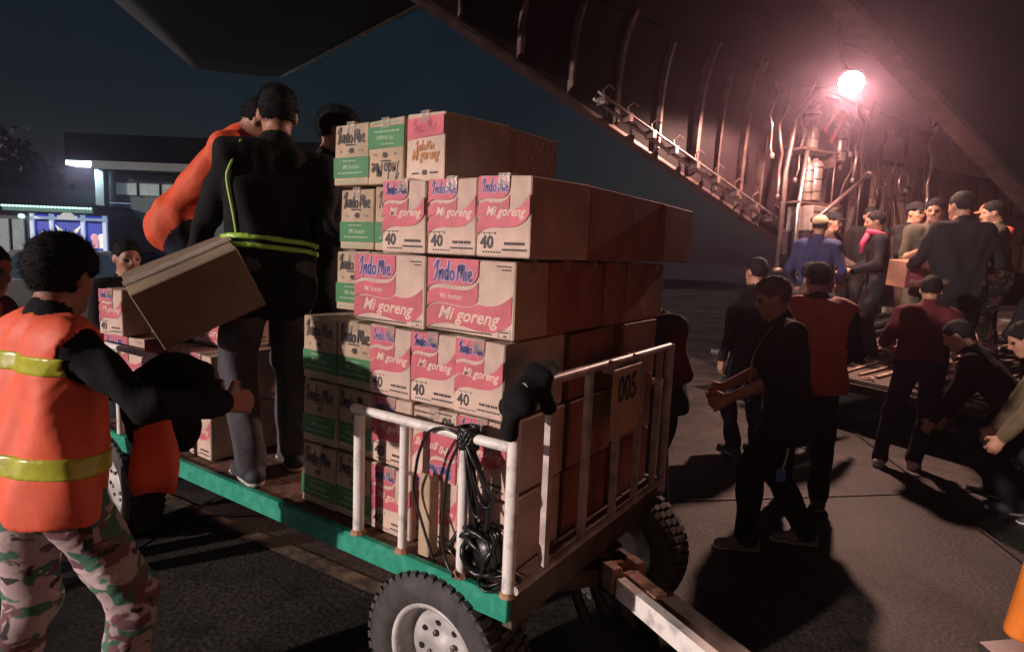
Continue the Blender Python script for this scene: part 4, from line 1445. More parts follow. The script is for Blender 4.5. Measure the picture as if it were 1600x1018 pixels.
# ------------------------------------------------------------------ people: implicit surfaces turned into one continuous mesh
def nrm(v):
    v = np.asarray(v, float)
    return v / max(1e-9, np.linalg.norm(v))
def surfnets(vol, org, h):
    ins = vol < 0
    nx, ny, nz = vol.shape
    cnt = np.zeros((nx - 1, ny - 1, nz - 1), np.int8)
    cor = [(i, j, k) for i in (0, 1) for j in (0, 1) for k in (0, 1)]
    sl_ = lambda a, c: a[c[0]:nx - 1 + c[0], c[1]:ny - 1 + c[1], c[2]:nz - 1 + c[2]]
    for c in cor:
        cnt += sl_(ins, c)
    act = (cnt > 0) & (cnt < 8)
    I = np.argwhere(act)
    if len(I) == 0:
        return np.zeros((0, 3)), np.zeros((0, 4), int)
    idx = -np.ones(act.shape, np.int64)
    idx[act] = np.arange(len(I))
    vals = {c: vol[I[:, 0] + c[0], I[:, 1] + c[1], I[:, 2] + c[2]] for c in cor}
    acc = np.zeros((len(I), 3))
    n = np.zeros(len(I))
    for a in cor:
        for ax in range(3):
            if a[ax] == 0:
                b = list(a)
                b[ax] = 1
                b = tuple(b)
                va, vb = vals[a], vals[b]
                m = (va < 0) != (vb < 0)
                t_ = np.where(m, va / np.where(m, va - vb, 1), 0)
                p = np.array(a, float)[None, :] * np.ones((len(I), 1))
                p[:, ax] += t_
                acc[m] += p[m]
                n[m] += 1
    V = org + (I + acc / n[:, None]) * h
    F = []
    for ax in range(3):
        a, b = [q for q in range(3) if q != ax]
        s0 = [slice(None)] * 3
        s1 = [slice(None)] * 3
        s0[ax] = slice(0, -1)
        s1[ax] = slice(1, None)
        i0, i1 = ins[tuple(s0)], ins[tuple(s1)]
        E_ = np.argwhere(i0 != i1)
        ok = (E_[:, a] > 0) & (E_[:, b] > 0) & (E_[:, a] < vol.shape[a] - 1) & (E_[:, b] < vol.shape[b] - 1)
        E_ = E_[ok]
        pos = i0[E_[:, 0], E_[:, 1], E_[:, 2]]
        def cell(da, db):
            q = E_.copy()
            q[:, a] -= da
            q[:, b] -= db
            return idx[q[:, 0], q[:, 1], q[:, 2]]
        c00, c10, c11, c01 = cell(1, 1), cell(0, 1), cell(0, 0), cell(1, 0)
        quad = np.stack([c00, c10, c11, c01], 1)
        fl_ = pos if ax != 1 else ~pos
        quad[~fl_] = quad[~fl_][:, ::-1]
        F.append(quad)
    F = np.concatenate(F)
    return V, F[(F >= 0).all(1)]

class SDF:
    def __init__(s, h):
        s.h = h
        s.pr = []
    def cap(s, a, b, ra, rb, tag_, k=0.03, flat=None, part=None):
        s.pr.append(('c', np.asarray(a, float), np.asarray(b, float), ra, rb, tag_, k, flat, part))
    def ell(s, c, r_, frame, tag_, k=0.02, part=None):
        s.pr.append(('e', np.asarray(c, float), np.asarray(r_, float), frame, None, tag_, k, None, part))
    def dist(s, p, X):
        if p[0] == 'c':
            _, a, b, ra, rb = p[:5]
            d = b - a
            L2 = d @ d + 1e-12
            q = X - a
            t_ = np.clip(q @ d / L2, 0, 1)
            q = q - t_[..., None] * d
            if p[7] is not None:
                n, f_ = p[7]
                q = q + (q @ n)[..., None] * n * (1 / f_ - 1)
                dd = np.sqrt((q * q).sum(-1)) - (ra + (rb - ra) * t_)
                return dd * 0.85
            return np.sqrt((q * q).sum(-1)) - (ra + (rb - ra) * t_)
        _, c, r_, fr = p[:4]
        q = (X - c) @ fr          # columns of fr are the axes
        k0 = np.sqrt(((q / r_) ** 2).sum(-1))
        k1 = np.sqrt(((q / (r_ * r_)) ** 2).sum(-1)) + 1e-9
        return k0 * (k0 - 1) / k1
    def bounds(s, p, m):
        if p[0] == 'c':
            rr = max(p[3], p[4]) + m
            return np.minimum(p[1], p[2]) - rr, np.maximum(p[1], p[2]) + rr
        rr = p[2].max() + m
        return p[1] - rr, p[1] + rr
    def run(s, prims=None, margin=0.09, sub=None):
        pr = prims if prims is not None else s.pr
        los, his = zip(*[s.bounds(p, 0.03) for p in pr])
        lo, hi = np.min(los, 0), np.max(his, 0)
        n = np.ceil((hi - lo) / s.h).astype(int) + 1
        vol = np.full(n, 0.12)
        best = np.full(n, 9.0)
        tags = np.zeros(n, np.int16)
        gx = [lo[i] + np.arange(n[i]) * s.h for i in range(3)]
        for p in pr:
            a, b = s.bounds(p, margin)
            i0 = np.maximum(0, np.floor((a - lo) / s.h).astype(int))
            i1 = np.minimum(n, np.ceil((b - lo) / s.h).astype(int) + 1)
            if (i1 <= i0).any():
                continue
            S = tuple(slice(i0[q], i1[q]) for q in range(3))
            X = np.stack(np.meshgrid(*[gx[q][S[q]] for q in range(3)], indexing='ij'), -1)
            d = s.dist(p, X)
            o = vol[S]
            k = p[6]
            hh_ = np.clip(0.5 + 0.5 * (o - d) / k, 0, 1)
            vol[S] = o * (1 - hh_) + d * hh_ - k * hh_ * (1 - hh_)
            bs, tg = best[S], tags[S]
            m = d < bs
            bs[m] = d[m]
            tg[m] = p[5]
            best[S], tags[S] = bs, tg
        return vol, lo, tags
def folds(X, amp, f_=1.0, ph=0.0):
    x, y, z = X[..., 0], X[..., 1], X[..., 2]
    w1 = np.sin(23 * f_ * z + 6 * np.sin(9 * x + ph) + 5 * np.sin(8 * y + 2 * ph))
    w2 = np.sin(31 * f_ * (x + 0.5 * z) + 4 * np.sin(11 * y + ph))
    w3 = np.sin(17 * (y - 0.7 * z) + 3 * np.sin(13 * x - ph))
    w4 = np.sin(58 * (z + 0.35 * x) + 5 * np.sin(14 * y + ph) + 4 * np.sin(17 * x))
    w4 = np.abs(w4) - 0.6
    return amp * (0.45 * w1 + 0.28 * w2 + 0.32 * w3 + 0.20 * w4 * (0.5 + 0.5 * np.sin(7 * z + 5 * x + ph)))

def rotx(v, a):
    c, s_ = math.cos(a), math.sin(a)
    return np.array([v[0], v[1] * c - v[2] * s_, v[1] * s_ + v[2] * c])
def roty(v, a):
    c, s_ = math.cos(a), math.sin(a)
    return np.array([v[0] * c + v[2] * s_, v[1], -v[0] * s_ + v[2] * c])
def rotz(v, a):
    c, s_ = math.cos(a), math.sin(a)
    return np.array([v[0] * c - v[1] * s_, v[0] * s_ + v[1] * c, v[2]])
def ik(a, t_, l1, l2, pole):
    d = t_ - a
    L_ = np.linalg.norm(d)
    if L_ > (l1 + l2) * 0.995:
        t_ = a + d / L_ * (l1 + l2) * 0.995
        d = t_ - a
        L_ = np.linalg.norm(d)
    u_ = d / L_
    x = (l1 * l1 - l2 * l2 + L_ * L_) / (2 * L_)
    h_ = math.sqrt(max(0, l1 * l1 - x * x))
    pl_ = np.asarray(pole, float) - (np.asarray(pole, float) @ u_) * u_
    return a + u_ * x + nrm(pl_) * h_, t_
SKIN, SHIRT, TROU, SHOE, SOLE, EYE, LIP, SLEEVE = range(8)
def person(label, loc, az, H=1.7, res=0.012, pel=(0, 0, 0.92), lean=0, side=0, twist=0, head=(0, 0, 0), feet=None, hands=None, poles=None,
           shirt='c_dark', trousers='c_denim', shoes='shoe_dark', sole='sole', sleeve='long', hair='short', hairm='hair', vest=None, band='lime', belt=None, skin='skin',
           hide_head=False, z0=0.0, group='people loading cargo', curl=0.5, bulk=1.0, hem=0.0, baggy=1.04):
    """pose in a local frame: x right, y forward, z up, metres for a 1.7 m person, origin on the floor"""
    S = SDF(res / (H / 1.7))
    al = -R(twist)
    P = np.array(pel, float)
    up_ = roty(rotx(np.array([0, 0, 1.0]), -R(lean)), R(side))
    fwd = roty(rotx(np.array([0, 1.0, 0]), -R(lean)), R(side))
    rgt = np.cross(fwd, up_)
    ru = nrm(rgt * math.cos(al) + fwd * math.sin(al))
    fu = nrm(np.cross(up_, ru))
    chest = P + up_ * 0.29 + fwd * 0.01
    neckb = P + up_ * 0.49
    hp_r, hp_l = P + rgt * 0.085 - up_ * 0.02, P - rgt * 0.085 - up_ * 0.02
    shr, shl = neckb + ru * 0.185 - up_ * 0.05, neckb - ru * 0.185 - up_ * 0.05
    b = bulk
    flatF = (fwd, 0.72)
    flatU = (fu, 0.70)
    # torso
    S.cap(P - rgt * 0.065, P + rgt * 0.065, 0.115 * b, 0.115 * b, SHIRT if hem else TROU, 0.05, (fwd, 0.85), 'torso')
    S.cap(P - rgt * 0.06 + up_ * 0.08, P + rgt * 0.06 + up_ * 0.08, 0.118 * b, 0.118 * b, SHIRT, 0.05, (fwd, 0.85), 'torso')
    if hem:
        S.cap(P - rgt * 0.065 - up_ * hem, P + rgt * 0.065 - up_ * hem, 0.128 * b, 0.128 * b, SHIRT, 0.03, (fwd, 0.9), 'torso')
    S.cap(chest - ru * 0.07 - up_ * 0.08, chest + ru * 0.07 - up_ * 0.08, 0.122 * b, 0.122 * b, SHIRT, 0.06, (fu, 0.82), 'torso')
    S.cap(chest - ru * 0.085 + up_ * 0.05, chest + ru * 0.085 + up_ * 0.05, 0.118 * b, 0.118 * b, SHIRT, 0.06, (fu, 0.84), 'torso')
    S.cap(shl + ru * 0.05, shr - ru * 0.05, 0.072 * b, 0.072 * b, SHIRT, 0.05, None, 'torso')
    S.cap(neckb - up_ * 0.02, shr, 0.055, 0.055, SHIRT, 0.05, None, 'torso')
    S.cap(neckb - up_ * 0.02, shl, 0.055, 0.055, SHIRT, 0.05, None, 'torso')
    # legs
    feet = feet or ((0.11, 0.0, 0), (-0.11, 0.02, 0))
    for q, (hip, ft) in enumerate(((hp_r, feet[0]), (hp_l, feet[1]))):
        ft = np.array(ft[:3], float)
        fy = R(ft_ang[q]) if False else 0.0
        ank = ft + np.array([0, -0.03, 0.085])
        kpole = np.array([0.25 * (1 if q == 0 else -1), 1.0, 0])
        kn, ank = ik(hip, ank, 0.43, 0.425, kpole)
        S.cap(hip, kn, 0.098 * b * (0.5 + 0.5 * baggy), 0.070 * b * baggy, TROU, 0.04)
        S.cap(kn, ank + (kn - ank) * 0.12, 0.069 * b * baggy, 0.062 * baggy, TROU, 0.03)
        S.cap(ank + (kn - ank) * 0.10, ank + (kn - ank) * 0.02, 0.064, 0.068, TROU, 0.015)
        tilt = ft[2] - (ank[2] - 0.085)
        he, to = ank + np.array([0, -0.045, -0.045]), ank + np.array([0.015 * (1 if q == 0 else -1), 0.155, -0.058])
        S.cap(he, to, 0.043, 0.036, SHOE, 0.02, (np.array([0, 0, 1.0]), 0.9))
        S.cap(ank, ank + np.array([0, 0.05, -0.04]), 0.045, 0.042, SHOE, 0.03)
        S.cap(he - np.array([0, 0, 0.031]), to - np.array([0, -0.008, 0.020]), 0.042, 0.042, SOLE, 0.006, (np.array([0, 0, 1.0]), 0.25))
    # arms
    hands = hands or ((0.25, 0.05, 0.80), (-0.25, 0.05, 0.80))
    poles = poles or ((0.4, -1, -0.2), (-0.4, -1, -0.2))
    arm = []
    for q, (sh_, hd) in enumerate(((shr, hands[0]), (shl, hands[1]))):
        sg = 1 if q == 0 else -1
        el, wr = ik(sh_, np.array(hd, float), 0.285, 0.255, poles[q])
        arm.append((sh_, el, wr))
        ex = 0.010 if sleeve != 'none' else 0.0
        S.cap(sh_, el, 0.060 * b, 0.050, SHIRT if sleeve != 'none' else SKIN, 0.035, None, 'arm')
        if sleeve == 'long':
            S.cap(el, wr + (el - wr) * 0.08, 0.050, 0.042, SHIRT, 0.02, None, 'arm')
            S.cap(el + (wr - el) * 0.8, wr + (el - wr) * 0.0, 0.034, 0.027, SKIN, 0.008)
        else:
            S.cap(sh_ + (el - sh_) * 0.5, sh_ + (el - sh_) * 0.8, 0.060, 0.062, SHIRT, 0.01, None, 'arm')
            S.cap(sh_ + (el - sh_) * 0.6, el, 0.045, 0.041, SKIN, 0.015)
            S.cap(el, wr, 0.041, 0.028, SKIN, 0.02)
        # hand: palm, four fingers in two joints, thumb
        d = nrm(wr - el)
        inward = nrm(-ru * sg - 0.3 * up_ - d * ((-ru * sg - 0.3 * up_) @ d))
        side_ = nrm(np.cross(d, inward)) * (1 if q == 0 else -1)
        if side_[2] < 0 and abs(d[2]) < 0.8:
            side_ = -side_
        S.cap(wr + d * 0.01, wr + d * 0.075, 0.036, 0.043, SKIN, 0.012, (inward, 0.45))
        fr_ = 0.0100
        for j, fo in enumerate((0.034, 0.0115, -0.0115, -0.034)):
            ln = (0.040, 0.045, 0.042, 0.033)[j]
            k0 = wr + d * 0.088 + side_ * fo
            c1 = nrm(d * math.cos(curl * 1.1) + inward * math.sin(curl * 1.1))
            c2 = nrm(d * math.cos(curl * 2.3) + inward * math.sin(curl * 2.3))
            k1 = k0 + c1 * ln
            S.cap(k0 - d * 0.015, k1, fr_ * 1.05, fr_, SKIN, 0.0015)
            S.cap(k1, k1 + c2 * ln * 0.8, fr_, fr_ * 0.85, SKIN, 0.0015)
        tb_ = wr + d * 0.03 + side_ * 0.034
        t1_ = tb_ + nrm(d * 0.6 + side_ * 0.7 + inward * 0.35) * 0.042
        S.cap(tb_, t1_, 0.014, 0.0115, SKIN, 0.008)
        S.cap(t1_, t1_ + nrm(d * 0.9 + inward * 0.5 + side_ * 0.1) * 0.034, 0.0115, 0.0095, SKIN, 0.004)
    # head
    hy, hpch, hr = (R(a) for a in head)
    hu = up_ * 0.6 + np.array([0, 0, 0.4])
    hu = nrm(hu)
    hf = nrm(fu - hu * (fu @ hu))
    hf = nrm(hf * math.cos(hy) + np.cross(hf, hu) * math.sin(hy))
    hr_ = np.cross(hf, hu)
    hf, hu = nrm(hf * math.cos(hpch) - hu * math.sin(hpch)), nrm(hu * math.cos(hpch) + hf * math.sin(hpch))
    hu = nrm(hu * math.cos(hr) + hr_ * math.sin(hr))
    hr_ = nrm(np.cross(hf, hu))
    FR = np.stack([hr_, hf, hu], 1)
    HC = neckb + up_ * 0.055 + hu * 0.115 + hf * 0.025
    hp = lambda x, y, z: HC + hr_ * x + hf * y + hu * z
    S.cap(neckb - up_ * 0.03, HC - hu * 0.05 - hf * 0.015, 0.060, 0.052, SKIN, 0.03)
    S.cap(neckb + up_ * 0.005, neckb + up_ * 0.035, 0.070, 0.062, SHIRT, 0.02)
    S.ell(hp(0, -0.012, 0.022), (0.074, 0.096, 0.092), FR, SKIN, 0.02)
    S.ell(hp(0, 0.026, -0.042), (0.058, 0.066, 0.078), FR, SKIN, 0.03)
    S.cap(hp(-0.018, 0.062, -0.092), hp(0.018, 0.062, -0.092), 0.024, 0.024, SKIN, 0.025)
    S.cap(hp(-0.03, 0.074, 0.022), hp(0.03, 0.074, 0.022), 0.014, 0.014, SKIN, 0.015)
    S.cap(hp(0, 0.086, 0.008), hp(0, 0.104, -0.030), 0.009, 0.014, SKIN, 0.01)
    S.cap(hp(-0.012, 0.09, -0.034), hp(0.012, 0.09, -0.034), 0.009, 0.009, SKIN, 0.008)
    for sg in (-1, 1):
        S.ell(hp(sg * 0.075, -0.008, -0.012), (0.011, 0.021, 0.031), FR, SKIN, 0.008)
        S.ell(hp(sg * 0.036, 0.052, -0.030), (0.022, 0.022, 0.022), FR, SKIN, 0.02)
        S.ell(hp(sg * 0.030, 0.078, 0.001), (0.013, 0.008, 0.006), FR, EYE, 0.002)
    S.cap(hp(-0.02, 0.080, -0.064), hp(0.02, 0.080, -0.064), 0.008, 0.008, LIP, 0.004)
    vol, lo, tags = S.run()
    n = vol.shape
    gx = [lo[i] + np.arange(n[i]) * S.h for i in range(3)]
    X = np.stack(np.meshgrid(*gx, indexing='ij'), -1)
    ph = hash(label) % 100 / 10.0 if False else sum(map(ord, label)) % 63 / 10.0
    cloth = (tags == SHIRT) | (tags == TROU)
    fld = folds(X, 0.0105, 1.0, ph) * np.where(tags == TROU, 1.15, 1.0)
    vol = vol + np.where(cloth, fld, 0)
    V, F = surfnets(vol, lo, S.h)
    gi = np.clip(np.round((V - lo) / S.h).astype(int), 0, np.array(n) - 1)
    vt = tags[gi[:, 0], gi[:, 1], gi[:, 2]]
    oh = np.zeros((len(V), 8), np.float32)
    oh[np.arange(len(V)), vt] = 1
    cnt_ = np.maximum(1, np.bincount(F.ravel(), minlength=len(V)))[:, None]
    for _ in range(7):                               # smooth the garment borders
        fmn = oh[F].mean(1)
        oh = np.stack([np.bincount(F.ravel(), np.repeat(fmn[:, c_], 4), len(V)) for c_ in range(8)], 1) / cnt_
    fm = oh[F].mean(1)[:, :5].argmax(1)
    ft_ = vt[F]
    for sp in (EYE, LIP):
        fm[(ft_ == sp).sum(1) >= 2] = sp
    sc = H / 1.7
    me = bpy.data.meshes.new('person')
    me.from_pydata((V * sc).tolist(), [], F.tolist())
    for mm in (skin, shirt, trousers, shoes, sole, 'eye', 'lip'):
        me.materials.append(MT[mm])
    me.polygons.foreach_set('material_index', np.minimum(fm, 6).astype(np.int32))
    me.polygons.foreach_set('use_smooth', np.ones(len(F), bool))
    me.update()
    body = link('person', me, None, None, loc, (0, 0, -R(az)))
    body.location = Vector(loc) + Vector((0, 0, z0))
    tag(body, label, 'person', group)
    def child(name, V_, F_, m):
        cm = bpy.data.meshes.new(name)
        cm.from_pydata((V_ * sc).tolist(), [], F_.tolist())
        cm.polygons.foreach_set('use_smooth', np.ones(len(F_), bool))
        cm.update()
        return link(name, cm, m, body)
    # hair or cap on its own grid
    if hair:
        def hgrid(fn, ext=0.17, zlo=-0.17):
            hh2 = min(S.h, 0.009)
            m_ = int(2 * ext / hh2)
            g_ = np.arange(m_) * hh2 - ext
            gz = np.arange(int((0.17 - zlo) / hh2)) * hh2 + zlo
            Y = np.stack(np.meshgrid(g_, g_, gz, indexing='ij'), -1)
            v_ = fn(Y)
            v_[[0, -1]] = 0.1
            v_[:, [0, -1]] = 0.1
            v_[:, :, [0, -1]] = 0.1
            V_, F_ = surfnets(v_, np.array([-ext, -ext, zlo]), hh2)
            return V_ @ FR.T + HC, F_
        def elld(Y, c, r_):
            q = Y - np.array(c)
            r_ = np.array(r_)
            k0 = np.sqrt(((q / r_) ** 2).sum(-1))
            return k0 * (k0 - 1) / (np.sqrt(((q / r_ ** 2) ** 2).sum(-1)) + 1e-9)
        def fhair(Y):
            x, y, z = Y[..., 0], Y[..., 1], Y[..., 2]
            vol_ = 1.15 if hair == 'thick' else 1.0
            d = elld(Y, (0, -0.014, 0.028), (0.080 * vol_, 0.102 * vol_, 0.096 * vol_))
            d = d + 0.0016 * np.sin(110 * x + 9 * np.sin(60 * z)) + 0.0016 * np.sin(135 * y + 50 * z) * np.sin(90 * x)
            cut = (y * 0.80 - z * 0.60) - 0.026
            cut2 = -(z + 0.075)
            d = np.maximum(np.maximum(d, cut), cut2)
            ear = np.sqrt((np.abs(x) - 0.08) ** 2 + (y - 0.005) ** 2 + (z + 0.015) ** 2) - 0.032
            d = np.maximum(d, -ear)
            if hair == 'long':
                t_ = np.clip(-(z) / 0.2, 0, 1)
                dl = np.sqrt((x * 0.75) ** 2 + (y + 0.055 + 0.01 * t_) ** 2) - 0.062
                dl = np.maximum(np.maximum(dl, z - 0.02), -(z + 0.21))
                d = np.minimum(d, dl + 0.004 * np.sin(90 * x))
            return d
        def fcap(Y):
            x, y, z = Y[..., 0], Y[..., 1], Y[..., 2]
            d = elld(Y, (0, -0.012, 0.03), (0.090, 0.110, 0.098))
            d = np.maximum(d, -(z - 0.028 - 0.12 * y))
            br = elld(Y, (0, 0.105, 0.040), (0.075, 0.075, 0.011))
            return np.minimum(d, br)
        if hair in ('short', 'thick', 'long'):
            V_, F_ = hgrid(fhair, zlo=-0.23 if hair == 'long' else -0.17)
            ns = int(2600 if res < 0.0118 else 900)
            rgh = np.random.default_rng(sum(map(ord, label)))
            pk = V_[rgh.integers(0, len(V_), ns)]
            nn_ = pk - (HC - hf * 0.01 + hu * 0.02)
            nn_ /= np.linalg.norm(nn_, axis=1)[:, None] + 1e-9
            comb = -hf * 0.35 - hu * 0.75 + rgh.normal(size=(ns, 3)) * 0.55
            dr = nn_ * 0.75 + (comb - (comb * nn_).sum(1)[:, None] * nn_) * 0.8
            dr /= np.linalg.norm(dr, axis=1)[:, None]
            wd_ = np.cross(dr, nn_)
            wd_ /= np.linalg.norm(wd_, axis=1)[:, None] + 1e-9
            ln2 = rgh.uniform(0.010, 0.024, ns)[:, None]
            base_ = pk - nn_ * 0.003
            sv = np.stack([base_ - wd_ * 0.0013, base_ + wd_ * 0.0013, base_ + dr * ln2], 1).reshape(-1, 3)
            o_ = child('hair', np.concatenate([V_, sv]), F_, hairm)
            cmh = bpy.data.meshes.new('hair')
            cmh.from_pydata((np.concatenate([V_, sv]) * sc).tolist(), [], F_.tolist() + [[len(V_) + 3 * q, len(V_) + 3 * q + 1, len(V_) + 3 * q + 2] for q in range(ns)])
            cmh.polygons.foreach_set('use_smooth', np.ones(len(F_) + ns, bool))
            cmh.update()
            cmh.materials.append(MT[hairm])
            o_.data = cmh
            o_['kind'] = 'stuff'
        elif hair == 'cap':
            V_, F_ = hgrid(lambda Y: fhair(Y) + 0.002)
            child('hair', V_, F_, 'hair')
            V_, F_ = hgrid(fcap, 0.2)
            child('cap', V_, F_, hairm)
    # vest with reflective bands
    if vest:
        pr = [p for p in S.pr if p[8] == 'torso']
        S2 = SDF(S.h)
        S2.pr = [p[:5] + (p[5], p[6], p[7], p[8]) for p in pr]
        S2.cap(P - rgt * 0.07 - up_ * 0.13, P + rgt * 0.07 - up_ * 0.13, 0.118 * b, 0.118 * b, SHIRT, 0.05, (fwd, 0.85), 'torso')
        S2.cap(P - rgt * 0.07 - up_ * 0.06, P + rgt * 0.07 - up_ * 0.06, 0.118 * b, 0.118 * b, SHIRT, 0.05, (fwd, 0.85), 'torso')
        v2, lo2, _ = S2.run(margin=0.14)
        n2 = v2.shape
        X2 = np.stack(np.meshgrid(*[lo2[i] + np.arange(n2[i]) * S.h for i in range(3)], indexing='ij'), -1)
        tt_ = np.clip((X2 - P) @ up_ / 0.3, -0.4, 1.2)
        Dv = v2 - 0.020 - 0.012 * (0.5 - np.abs(tt_ - 0.45)) + folds(X2, 0.011, 0.55, ph)
        t_ = (X2 - P) @ up_
        for (sh_, el, wr) in arm:
            pp = ('c', sh_ + nrm(el - sh_) * 0.03, el, 0.078, 0.085, 0, 0, None, None)
            Dv = np.maximum(Dv, -S2.dist(pp, X2))
        nk = np.sqrt(((X2 - (neckb + up_ * 0.05 + fu * 0.03)) ** 2).sum(-1)) - 0.088
        Dv = np.maximum(Dv, -nk)
        hemv = -0.115 - 0.004 * np.sin(25 * X2[..., 0])
        Dv = np.maximum(Dv, hemv - t_)
        V_, F_ = surfnets(Dv, lo2, S.h)
        vo = child('vest', V_, F_, vest)
        if band:
            for (c_, hw) in ((0.385, 0.030), (0.075, 0.034)):
                Db = np.maximum(Dv - 0.006, np.abs(t_ - c_) - hw)
                V_, F_ = surfnets(Db, lo2, S.h)
                if len(F_):
                    child('reflective_band', V_, F_, band).parent = vo
        body['_v'] = 0
        del body['_v']
    if belt:
        S3 = SDF(S.h)
        S3.pr = [p for p in S.pr if p[8] == 'torso']
        v3, lo3, _ = S3.run(margin=0.12)
        X3 = np.stack(np.meshgrid(*[lo3[i] + np.arange(v3.shape[i]) * S.h for i in range(3)], indexing='ij'), -1)
        t3 = (X3 - P) @ up_
        for c_ in (0.065, 0.100):
            Db = np.maximum(v3 - 0.012, np.abs(t3 - c_) - 0.011)
            V_, F_ = surfnets(Db, lo3, S.h)
            if len(F_):
                child('piping', V_, F_, belt)
    body['joints'] = [float(q) for q in np.concatenate([neckb, shr, shl, arm[0][2], arm[1][2], HC, P]) * sc]
    return body
def jpos(b, i):
    """world position of a stored joint: 0 neck 1 shoulder r 2 shoulder l 3 wrist r 4 wrist l 5 head 6 pelvis"""
    j = b['joints']
    return Matrix.Translation(b.location) @ b.rotation_euler.to_matrix().to_4x4() @ Vector(j[3 * i:3 * i + 3])

# --- front left worker in the orange vest
w1 = person('worker in orange vest with yellow bands and camouflage trousers seen from behind', (-1.47, 1.90, 0), 20, 1.70, 0.0085, lean=4, twist=12, head=(-26, 14, 0),
            feet=((0.20, 0.12, 0), (-0.12, -0.12, 0)), hands=((0.44, 0.30, 1.16), (0.14, 0.42, 1.16)), poles=((0.7, -0.6, -0.5), (-0.7, -0.6, -0.5)),
            shirt='c_black', trousers='camo', shoes='shoe_dark', hair='thick', vest='vest', bulk=0.94, curl=0.7, baggy=1.16)
# open front flap of the vest
mb = MB()
NF = 7
for i in range(NF + 1):
    for j in range(5):
        a, b_ = i / NF, j / 4
        mb.v.append((0.15 + 0.10 * b_ + 0.008 * math.sin(5 * a), 0.17 + 0.09 * b_ + 0.014 * math.sin(6 * a + 4 * b_) + 0.02 * a, 1.14 - 0.32 * a + 0.006 * math.sin(5 * b_)))
for i in range(NF):
    for j in range(4):
        q = i * 5 + j
        mb.f.append((q, q + 1, q + 6, q + 5))
fo = build('vest_flap', mb, 'vest', w1, True)
md = fo.modifiers.new('thickness', 'SOLIDIFY')
md.thickness = 0.006

# black sack in his hands
S_ = SDF(0.011)
S_.cap((0, 0, -0.02), (0.05, 0.03, 0.05), 0.115, 0.095, 0, 0.05)
S_.cap((-0.03, -0.02, -0.09), (0.04, 0.0, -0.12), 0.09, 0.07, 0, 0.05)
S_.cap((0.05, 0.03, 0.05), (0.0, 0.03, 0.09), 0.08, 0.07, 0, 0.05)
S_.cap((-0.05, 0.0, -0.02), (-0.07, 0.02, 0.03), 0.08, 0.07, 0, 0.05)
vl_, l_, _ = S_.run()
X_ = np.stack(np.meshgrid(*[l_[i] + np.arange(vl_.shape[i]) * S_.h for i in range(3)], indexing='ij'), -1)
V_, F_ = surfnets(vl_ + folds(X_, 0.012, 1.6, 2.0), l_, S_.h)
cm = bpy.data.meshes.new('black_sack')
cm.from_pydata(V_.tolist(), [], F_.tolist())
cm.polygons.foreach_set('use_smooth', np.ones(len(F_), bool))
cm.update()
o = link('black_sack', cm, 'blackcloth', None, bl(258, 622, 2.14))
tag(o, 'black sack held up in front of the orange vest worker', 'sack')
# --- on the trolley
p2 = person('person in black jacket with lime piping and grey trousers standing on the trolley', T(1.50, 0.20, 0), -38, 1.80, 0.0105, z0=DZ, lean=6, side=5, twist=-4, head=(22, 6, 0),
            feet=((0.10, 0.05, 0), (-0.10, -0.04, 0)), hands=((0.02, 0.36, 0.93), (-0.24, 0.33, 0.92)), shirt='c_black', trousers='c_grey', shoes='shoe_dark', hair='short', belt='limepipe', bulk=1.02, hem=0.10, group='people on the trolley')
# piping up the back seam of the jacket
mb = MB()
jn, js, jp = [Vector(p2['joints'][3 * i:3 * i + 3]) for i in (0, 2, 6)]
pts = [jp + Vector((-0.150, -0.05, 0.10)), jp + Vector((-0.165, -0.045, 0.22)), jp + Vector((-0.185, -0.03, 0.36)), js + Vector((-0.02, -0.07, -0.06)), js + Vector((0.03, -0.055, 0.055))]
mb.path([Vector(p) for p in catmull(pts, 5)], 0.0065, 6)
build('piping', mb, 'limepipe', p2, True)
p3 = person('person in orange jacket bending over behind the black jacket person', T(2.45, 0.30, 0), 72, 1.74, 0.0115, z0=zrow(1), lean=34, side=4, twist=0, head=(0, 24, 0),
            feet=((0.12, 0.05, 0), (-0.12, 0.0, 0)), hands=((0.20, 0.40, 0.66), (-0.20, 0.42, 0.74)), shirt='vestdark', trousers='c_denim', shoes='shoe_dark', hair='short', bulk=1.06, hem=0.06, group='people on the trolley')
p4 = person('dark clothed person on the trolley facing the green carton stack', T(1.63, 0.56, 0), 80, 1.78, 0.0115, z0=DZ, lean=6, head=(0, 8, 0),
            feet=((0.12, 0.05, 0), (-0.12, -0.02, 0)), hands=((0.22, 0.30, 1.02), (-0.20, 0.32, 1.05)), shirt='c_black', trousers='c_dark', shoes='shoe_dark', hair='short', bulk=1.05, hem=0.08, group='people on the trolley')
# carton being carried between them
n1_ = Vector((0.58, -0.78, -0.25)).normalized()
n2_ = Vector((-0.5, -0.45, 0.24))
n2_ = (n2_ - n1_ * n2_.dot(n1_)).normalized()
n3_ = n1_.cross(n2_)
if n3_.z < 0:
    n3_ = -n3_
n2_ = (n2_ * math.cos(R(42)) + n3_ * math.sin(R(42))).normalized()
yl_, zl_ = -n1_, n2_
xl_ = yl_.cross(zl_)
mr = Matrix((xl_, yl_, zl_)).transposed()
ctr = bl(305, 452, 2.62)
o = carton(0, 0, 0, 'long', 'kraftshade', {}, 'tilted brown carton held up by the person in the black jacket', world=ctr - zl_ * CH * 0.55, rot=mr.to_euler())
o.scale = (1.18, 1.3, 1.1)
